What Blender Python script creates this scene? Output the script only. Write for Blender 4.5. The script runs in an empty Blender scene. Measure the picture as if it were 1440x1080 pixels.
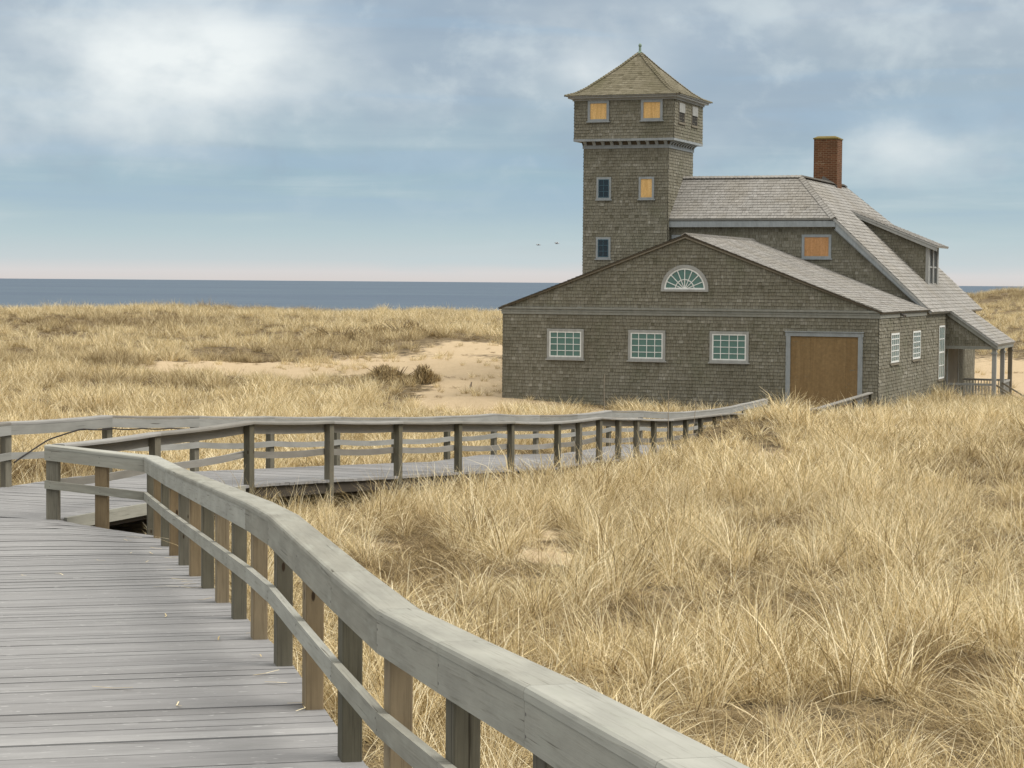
import bpy, math, random
import numpy as np
from mathutils import Vector, Matrix
random.seed(11); rng = np.random.default_rng(11)
S = bpy.context.scene
COL = S.collection
R = math.radians

# ------------------------------------------------------------------ camera
CAMZ = 8.0                                   # metres above the sea
FPX = 3000.0                                 # focal length for a 1440 px wide picture
pitch = math.atan(143.2 / FPX); roll = 0.0078
fwd = Vector((0, math.cos(pitch), -math.sin(pitch)))
r0 = Vector((1, 0, 0)); u0 = r0.cross(fwd)
rv = (math.cos(roll) * r0 + math.sin(roll) * u0).normalized(); uv_ = rv.cross(fwd)
cam_d = bpy.data.cameras.new('camera'); cam = bpy.data.objects.new('camera', cam_d); COL.objects.link(cam)
cam_d.sensor_width = 36; cam_d.lens = 36 * FPX / 1440
cam_d.clip_start = 0.1; cam_d.clip_end = 80000
M3 = Matrix((rv, uv_, -fwd)).transposed()
cam.matrix_world = Matrix.Translation((0, 0, CAMZ)) @ M3.to_4x4()
S.camera = cam

# ------------------------------------------------------------------ light
SUN_EL, SUN_AZ = R(46), R(100)               # azimuth clockwise from +Y (the view direction)
SUN_STRENGTH = 1.5
WORLD_STRENGTH = 0.1
S.view_settings.view_transform = 'Standard'; S.view_settings.look = 'None'
S.view_settings.gamma = 1.0; S.view_settings.exposure = 0.55
S.view_settings.use_curve_mapping = False
sd = bpy.data.lights.new('sun', 'SUN'); sun = bpy.data.objects.new('sun', sd); COL.objects.link(sun)
sd.energy = SUN_STRENGTH; sd.angle = R(32); sd.color = (1.0, 0.955, 0.88)
sdir = Vector((math.sin(SUN_AZ) * math.cos(SUN_EL), math.cos(SUN_AZ) * math.cos(SUN_EL), math.sin(SUN_EL)))
sun.rotation_euler = sdir.to_track_quat('Z', 'Y').to_euler(); sun.location = (30, -10, 60)


class NT:
    """small node-tree helper"""
    def __init__(s, tree): s.t = tree; s.t.nodes.clear()
    def n(s, kind, **kw):
        nd = s.t.nodes.new(kind)
        for k, v in kw.items():
            if k.startswith('i_'):
                key = k[2:]
                key = int(key) if key.isdigit() else key.replace('_', ' ')
                s.put(nd.inputs[key], v)
            else: setattr(nd, k, v)
        return nd
    def put(s, sock, v):
        if isinstance(v, bpy.types.NodeSocket): s.t.links.new(v, sock)
        else: sock.default_value = v
    def math(s, op, a, b=None, c=None, clamp=False):
        m = s.n('ShaderNodeMath', operation=op, use_clamp=clamp); s.put(m.inputs[0], a)
        if b is not None: s.put(m.inputs[1], b)
        if c is not None: s.put(m.inputs[2], c)
        return m.outputs[0]
    def mix(s, f, a, b, blend='MIX'):
        m = s.n('ShaderNodeMix', data_type='RGBA', blend_type=blend, clamp_factor=True)
        s.put(m.inputs[0], f); s.put(m.inputs[6], a); s.put(m.inputs[7], b); return m.outputs[2]
    def ramp(s, f, stops, interp='LINEAR'):
        r = s.n('ShaderNodeValToRGB'); s.put(r.inputs[0], f); e = r.color_ramp.elements
        r.color_ramp.interpolation = interp
        while len(e) < len(stops): e.new(0.5)
        for el, (p, c) in zip(e, stops):
            el.position = p; el.color = (c if len(c) == 4 else (*c, 1)) if not isinstance(c, (int, float)) else (c, c, c, 1)
        return r.outputs[0]
    def sstep(s, x, a, b):
        m = s.n('ShaderNodeMapRange', interpolation_type='SMOOTHSTEP'); s.put(m.inputs[0], x)
        m.inputs[1].default_value = a; m.inputs[2].default_value = b
        return m.outputs[0]
    def noise(s, vec, scale, detail=4, rough=0.55, dist=0.0):
        nd = s.n('ShaderNodeTexNoise'); s.put(nd.inputs['Vector'], vec) if vec is not None else None
        nd.inputs['Scale'].default_value = scale; nd.inputs['Detail'].default_value = detail
        nd.inputs['Roughness'].default_value = rough; nd.inputs['Distortion'].default_value = dist
        return nd.outputs[0]
    def mapv(s, vec, sc):
        m = s.n('ShaderNodeVectorMath', operation='MULTIPLY'); s.put(m.inputs[0], vec); m.inputs[1].default_value = sc
        return m.outputs[0]
    def comb(s, x, y, z=0.0):
        c = s.n('ShaderNodeCombineXYZ'); s.put(c.inputs[0], x); s.put(c.inputs[1], y); s.put(c.inputs[2], z); return c.outputs[0]


# ------------------------------------------------------------------ sky
W = bpy.data.worlds.new('World'); S.world = W; W.use_nodes = True
g = NT(W.node_tree)
sky = g.n('ShaderNodeTexSky', sky_type='NISHITA', sun_disc=False, sun_elevation=SUN_EL, sun_rotation=SUN_AZ)
sky.air_density = 1.2; sky.dust_density = 2.0
tc = g.n('ShaderNodeTexCoord'); sp = g.n('ShaderNodeSeparateXYZ'); g.put(sp.inputs[0], tc.outputs['Generated'])
az = g.math('ARCTAN2', sp.outputs[0], sp.outputs[1]); el = sp.outputs[2]
base = g.ramp(g.math('MULTIPLY', el, 1 / 0.14, clamp=True), [
    (0.00, (0.53, 0.495, 0.48)), (0.03, (0.53, 0.515, 0.51)), (0.07, (0.44, 0.49, 0.505)), (0.15, (0.365, 0.455, 0.485)),
    (0.34, (0.255, 0.365, 0.435)), (0.52, (0.255, 0.345, 0.415)), (0.75, (0.285, 0.35, 0.41)), (1.0, (0.29, 0.345, 0.41))])
v1 = g.comb(g.math('MULTIPLY', az, 15.0), g.math('MULTIPLY', el, 24.0), 3.1)
v2 = g.comb(g.math('MULTIPLY', az, 6.0), g.math('MULTIPLY', el, 75.0), 7.7)
v3 = g.comb(g.math('MULTIPLY', az, 7.0), g.math('MULTIPLY', el, 14.0), 1.3)
n1 = g.noise(v1, 0.8, 5, 0.5, 0.1); n2 = g.noise(v2, 1.0, 5, 0.5, 0.3); n3 = g.noise(v3, 1.0, 4, 0.5, 0.3)
n4 = g.noise(g.comb(g.math('MULTIPLY', az, 24.0), g.math('MULTIPLY', el, 34.0), 5.5), 1.0, 5, 0.55, 0.15)
hi = g.sstep(el, 0.035, 0.085)
# bright break in the cloud, left, and a smaller one right of the tower
def blob(a, e, ra, re):
    dx = g.math('MULTIPLY', g.math('SUBTRACT', az, a), 1 / ra); dy = g.math('MULTIPLY', g.math('SUBTRACT', el, e), 1 / re)
    d2 = g.math('ADD', g.math('MULTIPLY', dx, dx), g.math('MULTIPLY', dy, dy))
    return g.math('POWER', 2.718, g.math('MULTIPLY', d2, -1.0))
b1 = blob(-0.150, 0.104, 0.050, 0.022); b2 = blob(0.035, 0.098, 0.035, 0.014); b3 = blob(0.175, 0.062, 0.11, 0.016); b4 = blob(-0.20, 0.085, 0.10, 0.030)
bs = g.math('ADD', g.math('ADD', b1, g.math('MULTIPLY', b2, 0.6)), g.math('ADD', g.math('MULTIPLY', b3, 0.45), g.math('MULTIPLY', b4, 0.55)))
wht = g.math('MULTIPLY', bs, g.sstep(n1, 0.25, 0.75))
c1 = g.mix(g.math('MULTIPLY', g.sstep(n1, 0.44, 0.72), g.math('MULTIPLY', hi, 0.75)), base, (0.49, 0.54, 0.57, 1))
c1 = g.mix(g.math('MULTIPLY', g.sstep(n3, 0.46, 0.62), g.math('MULTIPLY', hi, 0.75)), c1, (0.24, 0.31, 0.39, 1))
c1 = g.mix(g.math('MULTIPLY', g.sstep(n2, 0.48, 0.70), g.math('SUBTRACT', 0.55, g.math('MULTIPLY', hi, 0.45))), c1, (0.42, 0.495, 0.52, 1))
c1 = g.mix(g.math('MULTIPLY', g.sstep(n2, 0.52, 0.34), g.math('MULTIPLY', g.sstep(el, 0.02, 0.04), 0.45)), c1, (0.25, 0.355, 0.465, 1))
c1 = g.mix(g.math('MULTIPLY', g.sstep(n4, 0.50, 0.72), g.math('ADD', .12, g.math('MULTIPLY', hi, 0.40))), c1, (0.48, 0.54, 0.565, 1))
c1 = g.mix(g.math('MULTIPLY', g.sstep(n4, 0.50, 0.30), g.math('MULTIPLY', g.sstep(el, 0.03, 0.06), 0.50)), c1, (0.235, 0.31, 0.39, 1))
c1 = g.mix(g.math('MULTIPLY', wht, 1.25, clamp=True), c1, (0.64, 0.675, 0.68, 1))
# an overcast sky is brighter overhead than near the horizon
up = g.math('ADD', 0.93, g.math('MULTIPLY', g.sstep(el, 0.14, 0.8), 1.75))
c1 = g.mix(g.sstep(el, 0.16, 0.5), c1, (0.47, 0.462, 0.44, 1))      # the cloud sheet overhead is a neutral white
m = g.n('ShaderNodeVectorMath', operation='SCALE'); g.put(m.inputs[0], c1); g.put(m.inputs[3], g.math('MULTIPLY', up, 1.0 / WORLD_STRENGTH))
col = g.mix(0.94, sky.outputs[0], m.outputs[0])
bg = g.n('ShaderNodeBackground'); g.put(bg.inputs[0], col); bg.inputs[1].default_value = WORLD_STRENGTH
wo = g.n('ShaderNodeOutputWorld'); g.put(wo.inputs[0], bg.outputs[0])


# ------------------------------------------------------------------ materials
MATS = {}
def new_mat(name):
    m = bpy.data.materials.new(name); m.use_nodes = True; MATS[name] = m
    return NT(m.node_tree)
def finish(g, color, rough=0.8, bump=None, bstr=0.3, bdist=0.01, spec=0.3):
    p = g.n('ShaderNodeBsdfPrincipled'); g.put(p.inputs['Base Color'], color); g.put(p.inputs['Roughness'], rough)
    p.inputs['Specular IOR Level'].default_value = spec
    if bump is not None:
        b = g.n('ShaderNodeBump'); b.inputs['Strength'].default_value = bstr; b.inputs['Distance'].default_value = bdist
        g.put(b.inputs['Height'], bump); g.put(p.inputs['Normal'], b.outputs[0])
    o = g.n('ShaderNodeOutputMaterial'); g.put(o.inputs[0], p.outputs[0]); return p
def attr(g, name, kind='GEOMETRY'):
    a = g.n('ShaderNodeAttribute', attribute_name=name, attribute_type=kind); return a.outputs['Fac']
def objco(g): return g.n('ShaderNodeTexCoord').outputs['Object']
def uvco(g): return g.n('ShaderNodeTexCoord').outputs['UV']

def shingle_mat(name, cols, stain, stain_amt, moss=None, weather=0.5):
    g = new_mat(name); sh = attr(g, 'shade'); oc = objco(g)
    c = g.ramp(sh, [(i / (len(cols) - 1), k) for i, k in enumerate(cols)])
    big = g.noise(oc, 0.55, 5, 0.6, 0.4)
    c = g.mix(g.math('MULTIPLY', g.sstep(big, 0.42, 0.68), stain_amt), c, stain)
    if moss: c = g.mix(g.math('MULTIPLY', g.sstep(g.noise(oc, 0.9, 4, 0.6), 0.5, 0.7), 0.55), c, moss)
    st = g.noise(g.mapv(oc, (9, 9, 0.8)), 1.0, 4, 0.6)          # rain streaks
    c = g.mix(g.math('MULTIPLY', g.sstep(st, 0.45, 0.75), weather), c, g.mix(1.0, c, (0.55, 0.53, 0.50, 1), 'MULTIPLY'))
    fine = g.noise(g.mapv(oc, (45, 45, 6)), 1.0, 3, 0.6)
    c = g.mix(1.0, c, g.ramp(fine, [(0.3, 0.78), (0.7, 1.15)]), 'MULTIPLY')
    finish(g, c, 0.9, fine, 0.35, 0.004, 0.15)
shingle_mat('wall_shingle', [(0.118, 0.108, 0.076), (0.172, 0.159, 0.118), (0.200, 0.186, 0.142), (0.228, 0.213, 0.168), (0.300, 0.284, 0.235)],
            (0.130, 0.117, 0.084, 1), 0.45, (0.152, 0.148, 0.102, 1), 0.4)
shingle_mat('roof_shingle', [(0.215, 0.20, 0.175), (0.27, 0.254, 0.23), (0.305, 0.29, 0.264), (0.335, 0.318, 0.292), (0.40, 0.38, 0.35)],
            (0.25, 0.22, 0.17, 1), 0.35, None, 0.35)
shingle_mat('tower_roof_shingle', [(0.12, 0.105, 0.068), (0.17, 0.15, 0.10), (0.205, 0.18, 0.125), (0.24, 0.215, 0.155)],
            (0.12, 0.105, 0.062, 1), 0.5, (0.135, 0.125, 0.07, 1), 0.4)

def paint(name, c, rough=0.6, dirt=0.35):
    g = new_mat(name); oc = objco(g)
    n = g.noise(oc, 3.0, 5, 0.65); k = g.noise(g.mapv(oc, (14, 14, 3)), 1.0, 4, 0.6)
    col = g.mix(g.math('MULTIPLY', g.sstep(n, 0.42, 0.72), dirt), (*c, 1), (c[0] * .62, c[1] * .60, c[2] * .55, 1))
    col = g.mix(1.0, col, g.ramp(k, [(0.3, 0.88), (0.7, 1.08)]), 'MULTIPLY')
    finish(g, col, rough, k, 0.1, 0.003)
paint('trim_paint', (0.32, 0.32, 0.30)); paint('blue_trim_paint', (0.27, 0.29, 0.295)); paint('white_paint', (0.72, 0.73, 0.70), 0.5, 0.15)
paint('band_paint', (0.235, 0.235, 0.205), 0.7, 0.4); paint('copper', (0.22, 0.30, 0.24), 0.6, 0.4)
paint('roof_edge_bracket_shade', (0.075, 0.060, 0.040), 0.9); paint('backing', (0.030, 0.027, 0.022), 0.9); paint('porch_wood', (0.20, 0.175, 0.13), 0.8, 0.5); paint('lamp_metal', (0.12, 0.11, 0.10), 0.5)
paint('dark_frame', (0.05, 0.10, 0.13), 0.5, 0.2); paint('cable_rubber', (0.02, 0.015, 0.012), 0.6); paint('stalk', (0.30, 0.25, 0.19), 0.9)

def board(name, a, b, scale=1.0):
    g = new_mat(name); oc = objco(g)
    k = g.noise(g.mapv(oc, (7 * scale, 7 * scale, 0.7 * scale)), 1.0, 5, 0.6, 1.2); f = g.noise(oc, 22 * scale, 3, 0.7)
    col = g.mix(g.sstep(k, 0.3, 0.7), (*a, 1), (*b, 1))
    col = g.mix(1.0, col, g.ramp(f, [(0.3, 0.80), (0.7, 1.12)]), 'MULTIPLY')
    finish(g, col, 0.7, f, 0.15, 0.004)
board('fresh_plywood', (0.58, 0.35, 0.125), (0.74, 0.48, 0.20)); board('plywood', (0.42, 0.215, 0.085), (0.50, 0.27, 0.12))
board('door_plywood', (0.185, 0.118, 0.050), (0.235, 0.155, 0.070), 0.6)

def glass(name, c, rough=0.12):
    g = new_mat(name); oc = objco(g); n = g.noise(oc, 1.7, 3, 0.5)
    finish(g, g.mix(n, (c[0] * .8, c[1] * .8, c[2] * .8, 1), (c[0] * 1.2, c[1] * 1.2, c[2] * 1.2, 1)), rough, n, 0.05, 0.02, 0.5)
glass('teal_pane', (0.092, 0.178, 0.155), 0.2); glass('dark_pane', (0.010, 0.020, 0.028)); glass('pale_pane', (0.15, 0.21, 0.20), 0.25)

g = new_mat('chimney_brick'); oc = objco(g)
sx = g.n('ShaderNodeSeparateXYZ'); g.put(sx.inputs[0], oc)
bt = g.n('ShaderNodeTexBrick'); g.put(bt.inputs['Vector'], g.comb(g.math('ADD', sx.outputs[0], sx.outputs[1]), sx.outputs[2]))
bt.inputs['Scale'].default_value = 1.0; bt.inputs['Brick Width'].default_value = 0.215; bt.inputs['Row Height'].default_value = 0.075
bt.inputs['Mortar Size'].default_value = 0.007; bt.inputs['Color1'].default_value = (0.085, 0.036, 0.018, 1); bt.inputs['Color2'].default_value = (0.135, 0.055, 0.026, 1)
bt.inputs['Mortar'].default_value = (0.20, 0.14, 0.085, 1)
wn = g.noise(g.mapv(oc, (2.2, 2.2, 9)), 1.0, 4, 0.7)
lime = g.math('MULTIPLY', g.sstep(wn, 0.56, 0.68), g.math('MULTIPLY', g.sstep(g.noise(oc, 1.6, 3), 0.4, 0.6), 0.7))
col = g.mix(lime, bt.outputs[0], (0.38, 0.30, 0.20, 1))
sm = g.noise(oc, 1.2, 3); finish(g, g.mix(g.math('MULTIPLY', g.sstep(sm, .4, .7), .4), col, (0.075, 0.038, 0.016, 1)), 0.9, bt.outputs[1], -0.4, 0.01, 0.2)
paint('chimney_cap', (0.17, 0.13, 0.04), 0.9)

def wood(name, cols, grain_dark, rough=0.85, speck=0.0, lichen=None, knots=False, grain=0.55, blotch=0.18):
    """weathered boards: grain runs along the U direction, 'shade' differs from board to board"""
    g = new_mat(name); uv = uvco(g); sh = attr(g, 'shade')
    off = g.comb(g.math('MULTIPLY', sh, 37.0), g.math('MULTIPLY', sh, 91.0), 0.0)
    ad = g.n('ShaderNodeVectorMath', operation='ADD'); g.put(ad.inputs[0], uv); g.put(ad.inputs[1], off); p = ad.outputs[0]
    c = g.ramp(sh, [(i / (len(cols) - 1), k) for i, k in enumerate(cols)])
    gr = g.noise(g.mapv(p, (2.2, 85.0, 1)), 1.0, 5, 0.65, 0.8); blot = g.noise(g.mapv(p, (1.8, 6.0, 1)), 1.0, 4, 0.6)
    c = g.mix(g.math('MULTIPLY', g.sstep(gr, 0.50, 0.78), grain), c, grain_dark)
    c = g.mix(1.0, c, g.ramp(blot, [(0.25, 1 - blotch), (0.75, 1 + blotch * .85)]), 'MULTIPLY')
    crack = g.noise(g.mapv(p, (1.1, 48.0, 1)), 1.0, 2, 0.5, 0.3)
    c = g.mix(g.math('MULTIPLY', g.sstep(crack, 0.68, 0.73), 0.9), c, g.mix(1.0, c, (0.3, 0.27, 0.24, 1), 'MULTIPLY'))
    if knots:
        kv = g.n('ShaderNodeTexVoronoi'); g.put(kv.inputs['Vector'], g.mapv(p, (3.0, 8.0, 1))); kv.inputs['Scale'].default_value = 1.0
        c = g.mix(g.sstep(kv.outputs[0], 0.10, 0.06), c, (0.045, 0.030, 0.018, 1))
    if speck:
        s_ = g.noise(g.mapv(p, (11.0, 50.0, 1)), 1.0, 2, 0.5)
        c = g.mix(g.math('MULTIPLY', g.sstep(s_, 0.66, 0.74), speck), c, (0.62, 0.61, 0.58, 1))
    if lichen:
        l_ = g.noise(g.mapv(p, (3.0, 14.0, 1)), 1.0, 4, 0.6); c = g.mix(g.math('MULTIPLY', g.sstep(l_, 0.48, 0.72), 0.6), c, lichen)
    finish(g, c, rough, g.math('SUBTRACT', gr, crack), 0.35, 0.003, 0.2)
wood('deck_wood', [(0.19, 0.184, 0.178), (0.228, 0.222, 0.216), (0.246, 0.240, 0.234), (0.264, 0.258, 0.251), (0.31, 0.303, 0.294)], (0.15, 0.145, 0.14, 1), speck=0.55, grain=.6, blotch=.17)
wood('rail_wood', [(0.25, 0.24, 0.198), (0.30, 0.292, 0.248), (0.345, 0.34, 0.296)], (0.165, 0.155, 0.12, 1), lichen=(0.325, 0.325, 0.275, 1), grain=.75, blotch=.22)
wood('old_rail_wood', [(0.19, 0.175, 0.15), (0.23, 0.22, 0.195), (0.28, 0.27, 0.25)], (0.15, 0.14, 0.115, 1))
wood('gray_rail_wood', [(0.235, 0.23, 0.205), (0.265, 0.26, 0.235), (0.29, 0.285, 0.26)], (0.19, 0.185, 0.16, 1))
wood('tan_post_wood', [(0.19, 0.135, 0.074), (0.235, 0.178, 0.106), (0.26, 0.21, 0.138)], (0.10, 0.072, 0.042, 1), knots=True, grain=.8, blotch=.32)
wood('gray_post_wood', [(0.085, 0.080, 0.055), (0.13, 0.118, 0.085), (0.185, 0.17, 0.132)], (0.05, 0.045, 0.032, 1), knots=True, grain=.8, blotch=.35)
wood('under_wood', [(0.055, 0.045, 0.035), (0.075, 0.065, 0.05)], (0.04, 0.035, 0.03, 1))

# dry grass: blade tone from 'shade', clump tone from the instance's 'tint'
def grass_mat(name, dark):
    g = new_mat(name); sh = attr(g, 'shade'); ti = attr(g, 'tint', 'INSTANCER')
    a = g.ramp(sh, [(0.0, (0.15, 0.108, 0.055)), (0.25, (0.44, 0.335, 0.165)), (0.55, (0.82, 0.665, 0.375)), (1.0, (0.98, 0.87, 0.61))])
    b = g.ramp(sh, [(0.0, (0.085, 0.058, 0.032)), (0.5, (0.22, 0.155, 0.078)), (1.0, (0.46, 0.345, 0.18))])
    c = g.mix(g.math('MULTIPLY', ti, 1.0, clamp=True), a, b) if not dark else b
    d = g.n('ShaderNodeBsdfDiffuse'); g.put(d.inputs[0], c); t = g.n('ShaderNodeBsdfTranslucent'); g.put(t.inputs[0], c)
    mx = g.n('ShaderNodeMixShader'); mx.inputs[0].default_value = 0.20; g.put(mx.inputs[1], d.outputs[0]); g.put(mx.inputs[2], t.outputs[0])
    o = g.n('ShaderNodeOutputMaterial'); g.put(o.inputs[0], mx.outputs[0])
grass_mat('dry_grass', False)

g = new_mat('scrub'); sh = attr(g, 'shade')
finish(g, g.ramp(sh, [(0.0, (0.10, 0.072, 0.038)), (0.35, (0.25, 0.185, 0.095)), (0.7, (0.48, 0.365, 0.19)), (1.0, (0.72, 0.57, 0.33))]), 0.95, spec=.1)
g = new_mat('dune_sand'); oc = objco(g); bare = attr(g, 'bare')
big = g.noise(oc, 0.35, 5, 0.6, 0.3); mid = g.noise(oc, 2.2, 6, 0.65, 0.4); fin = g.noise(oc, 30.0, 5, 0.7)
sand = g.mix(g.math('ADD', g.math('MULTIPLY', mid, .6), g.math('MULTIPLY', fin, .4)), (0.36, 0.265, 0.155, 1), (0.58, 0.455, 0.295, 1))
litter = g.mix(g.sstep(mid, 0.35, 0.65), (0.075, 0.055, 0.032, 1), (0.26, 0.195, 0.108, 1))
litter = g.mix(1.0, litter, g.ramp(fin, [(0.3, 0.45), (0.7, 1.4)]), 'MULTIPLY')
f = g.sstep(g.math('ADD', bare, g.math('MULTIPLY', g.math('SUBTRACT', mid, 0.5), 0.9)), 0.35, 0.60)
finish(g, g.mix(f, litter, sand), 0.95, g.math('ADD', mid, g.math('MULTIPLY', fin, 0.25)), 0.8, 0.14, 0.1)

g = new_mat('sea_water'); oc = objco(g)
w1 = g.noise(g.mapv(oc, (0.010, 0.016, 1)), 1.0, 7, 0.75); w2 = g.noise(g.mapv(oc, (0.0006, 0.0016, 1)), 1.0, 6, 0.6)
c = g.mix(w1, (0.040, 0.066, 0.098, 1), (0.105, 0.145, 0.180, 1)); c = g.mix(g.math('MULTIPLY', g.sstep(w2, .4, .65), 0.6), c, (0.05, 0.074, 0.115, 1))
finish(g, c, 0.6, w1, 0.8, 3.0, 0.15)
paint('gull_feather', (0.35, 0.34, 0.33), 0.8); paint('gull_dark', (0.08, 0.08, 0.08), 0.8)


# ------------------------------------------------------------------ mesh helpers
class MB:
    def __init__(s, off=(0, 0, 0)):
        s.v = []; s.f = []; s.sh = []; s.mi = []; s.uv = []; s.off = Vector(off)
    def face(s, pts, sh=0.5, mi=0, uv=None):
        i = len(s.v); s.v.extend(tuple(Vector(p) - s.off) for p in pts)
        s.f.append(tuple(range(i, i + len(pts)))); s.sh.append(sh); s.mi.append(mi)
        s.uv.extend(uv if uv else [(0, 0)] * len(pts))
    def box(s, x0, x1, y0, y1, z0, z1, sh=0.5, mi=0):
        s.hexa([(x0, y0, z0), (x1, y0, z0), (x1, y1, z0), (x0, y1, z0), (x0, y0, z1), (x1, y0, z1), (x1, y1, z1), (x0, y1, z1)], sh, mi)
    def hexa(s, p, sh=0.5, mi=0):
        for q in ((0, 3, 2, 1), (4, 5, 6, 7), (0, 1, 5, 4), (1, 2, 6, 5), (2, 3, 7, 6), (3, 0, 4, 7)):
            P = [Vector(p[k]) for k in q]; a = (P[1] - P[0]).length; b = (P[3] - P[0]).length
            U = [(0, 0), (a, 0), (a, b), (0, b)]
            if b > a: U = [(0, 0), (0, a), (b, a), (b, 0)]
            s.face(P, sh, mi, U)
    def prism(s, poly, d, sh=0.5, mi=0, mi_side=None):
        d = Vector(d); P = [Vector(p) for p in poly]; Q = [p + d for p in P]
        s.face(list(reversed(P)), sh, mi); s.face(Q, sh, mi); n = len(P)
        for k in range(n):
            j = (k + 1) % n; s.face([P[k], P[j], Q[j], Q[k]], sh, mi if mi_side is None else mi_side)
    def beam(s, p0, p1, side, w, h, sh=0.5, mi=0):
        """bar from p0 to p1; 'side' = horizontal width direction"""
        p0 = Vector(p0); p1 = Vector(p1); d = (p1 - p0).normalized(); sd = Vector(side).normalized(); up = d.cross(sd).normalized()
        if up.z < 0: up = -up
        a = sd * (w / 2); b = up * (h / 2)
        s.hexa([p0 - a - b, p1 - a - b, p1 + a - b, p0 + a - b, p0 - a + b, p1 - a + b, p1 + a + b, p0 + a + b], sh, mi)
    def sweep(s, path, sect, shs, mi=0, gap=0.0, per_board=1):
        """sweep a cross-section [(lateral, vertical)] along a polyline with mitred corners, one board per span"""
        P = [Vector(p) for p in path]; n = len(P); rings = []
        for i in range(n):
            d0 = (P[i] - P[i - 1]) if i else (P[1] - P[0]); d1 = (P[i + 1] - P[i]) if i < n - 1 else (P[-1] - P[-2])
            a = Vector((d0.x, d0.y)).normalized(); b = Vector((d1.x, d1.y)).normalized(); t = (a + b).normalized()
            nrm = Vector((t.y, -t.x)); k = 1 / max(0.35, t.dot(a))
            rings.append([P[i] + Vector((nrm.x * l * k, nrm.y * l * k, z)) for l, z in sect])
        m_ = len(sect); run = 0
        per = [0]
        for j in range(m_): per.append(per[-1] + math.dist(sect[j], sect[(j + 1) % m_]))
        for i in range(n - 1):
            d = (P[i + 1] - P[i]); L = d.length; e = d.normalized() * gap * 0.5
            A = [p + e for p in rings[i]]; B = [p - e for p in rings[i + 1]]
            for j in range(m_):
                k = (j + 1) % m_
                s.face([A[j], B[j], B[k], A[k]], shs[(i // per_board) % len(shs)], mi, [(run, per[j]), (run + L, per[j]), (run + L, per[j + 1]), (run, per[j + 1])])
            s.face(list(reversed(A)), shs[(i // per_board) % len(shs)], mi); s.face(B, shs[(i // per_board) % len(shs)], mi); run += L
    def tube(s, path, r, seg=6, sh=0.5, mi=0):
        P = [Vector(p) for p in path]; rings = []
        for i, p in enumerate(P):
            d = (P[min(i + 1, len(P) - 1)] - P[max(i - 1, 0)]).normalized()
            a = d.cross(Vector((0.13, 0.21, 1)) if abs(d.z) < .9 else Vector((1, 0, 0))).normalized(); b = d.cross(a)
            rr = r[i] if isinstance(r, (list, tuple)) else r
            rings.append([p + rr * (math.cos(t) * a + math.sin(t) * b) for t in [2 * math.pi * k / seg for k in range(seg)]])
        for i in range(len(P) - 1):
            for k in range(seg):
                j = (k + 1) % seg; s.face([rings[i][k], rings[i][j], rings[i + 1][j], rings[i + 1][k]], sh, mi)
        s.face(list(reversed(rings[0])), sh, mi); s.face(rings[-1], sh, mi)
    def build(s, name, mats, parent=None, bevel=0.0, smooth=False):
        me = bpy.data.meshes.new(name); me.from_pydata(s.v, [], s.f)
        for mt in (mats if isinstance(mats, (list, tuple)) else [mats]): me.materials.append(MATS[mt])
        me.polygons.foreach_set('material_index', s.mi)
        a = me.attributes.new('shade', 'FLOAT', 'FACE'); a.data.foreach_set('value', s.sh)
        l = me.uv_layers.new(name='UVMap'); l.data.foreach_set('uv', [c for t in s.uv for c in t])
        if smooth: me.polygons.foreach_set('use_smooth', [True] * len(me.polygons))
        o = bpy.data.objects.new(name, me); COL.objects.link(o)
        if parent: o.parent = parent
        if bevel:
            import bmesh
            bm = bmesh.new(); bm.from_mesh(me); bmesh.ops.remove_doubles(bm, verts=bm.verts, dist=1e-4); bm.to_mesh(me); bm.free()
            b = o.modifiers.new('bevel', 'BEVEL'); b.width = bevel; b.segments = 2; b.limit_method = 'ANGLE'; b.angle_limit = R(40)
        return o
def tag(o, label=None, cat=None, group=None, kind=None):
    if label: o['label'] = label
    if cat: o['category'] = cat
    if group: o['group'] = group
    if kind: o['kind'] = kind
    return o
def empty(name, loc, rz=0.0):
    o = bpy.data.objects.new(name, None); COL.objects.link(o); o.location = loc; o.rotation_euler = (0, 0, rz); o.empty_display_size = 0.3
    return o
def at(px, py, Y):
    """world point at depth Y seen at a pixel of the 1440x1080 photograph"""
    d = fwd * FPX + rv * (px - 720) - uv_ * (py - 540); return d * (Y / d.y) + Vector((0, 0, CAMZ))
def clip(poly, nx, ny, c):
    """keep the part of a 2-D polygon where nx*x+ny*y >= c"""
    out = []
    for i, p in enumerate(poly):
        q = poly[(i + 1) % len(poly)]; dp = nx * p[0] + ny * p[1] - c; dq = nx * q[0] + ny * q[1] - c
        if dp >= 0: out.append(p)
        if (dp > 0 > dq) or (dp < 0 < dq):
            t = dp / (dp - dq); out.append((p[0] + t * (q[0] - p[0]), p[1] + t * (q[1] - p[1])))
    return out
def ccw(poly):
    a = sum(poly[i][0] * poly[(i + 1) % len(poly)][1] - poly[(i + 1) % len(poly)][0] * poly[i][1] for i in range(len(poly)))
    return list(poly) if a > 0 else list(reversed(poly))

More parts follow.
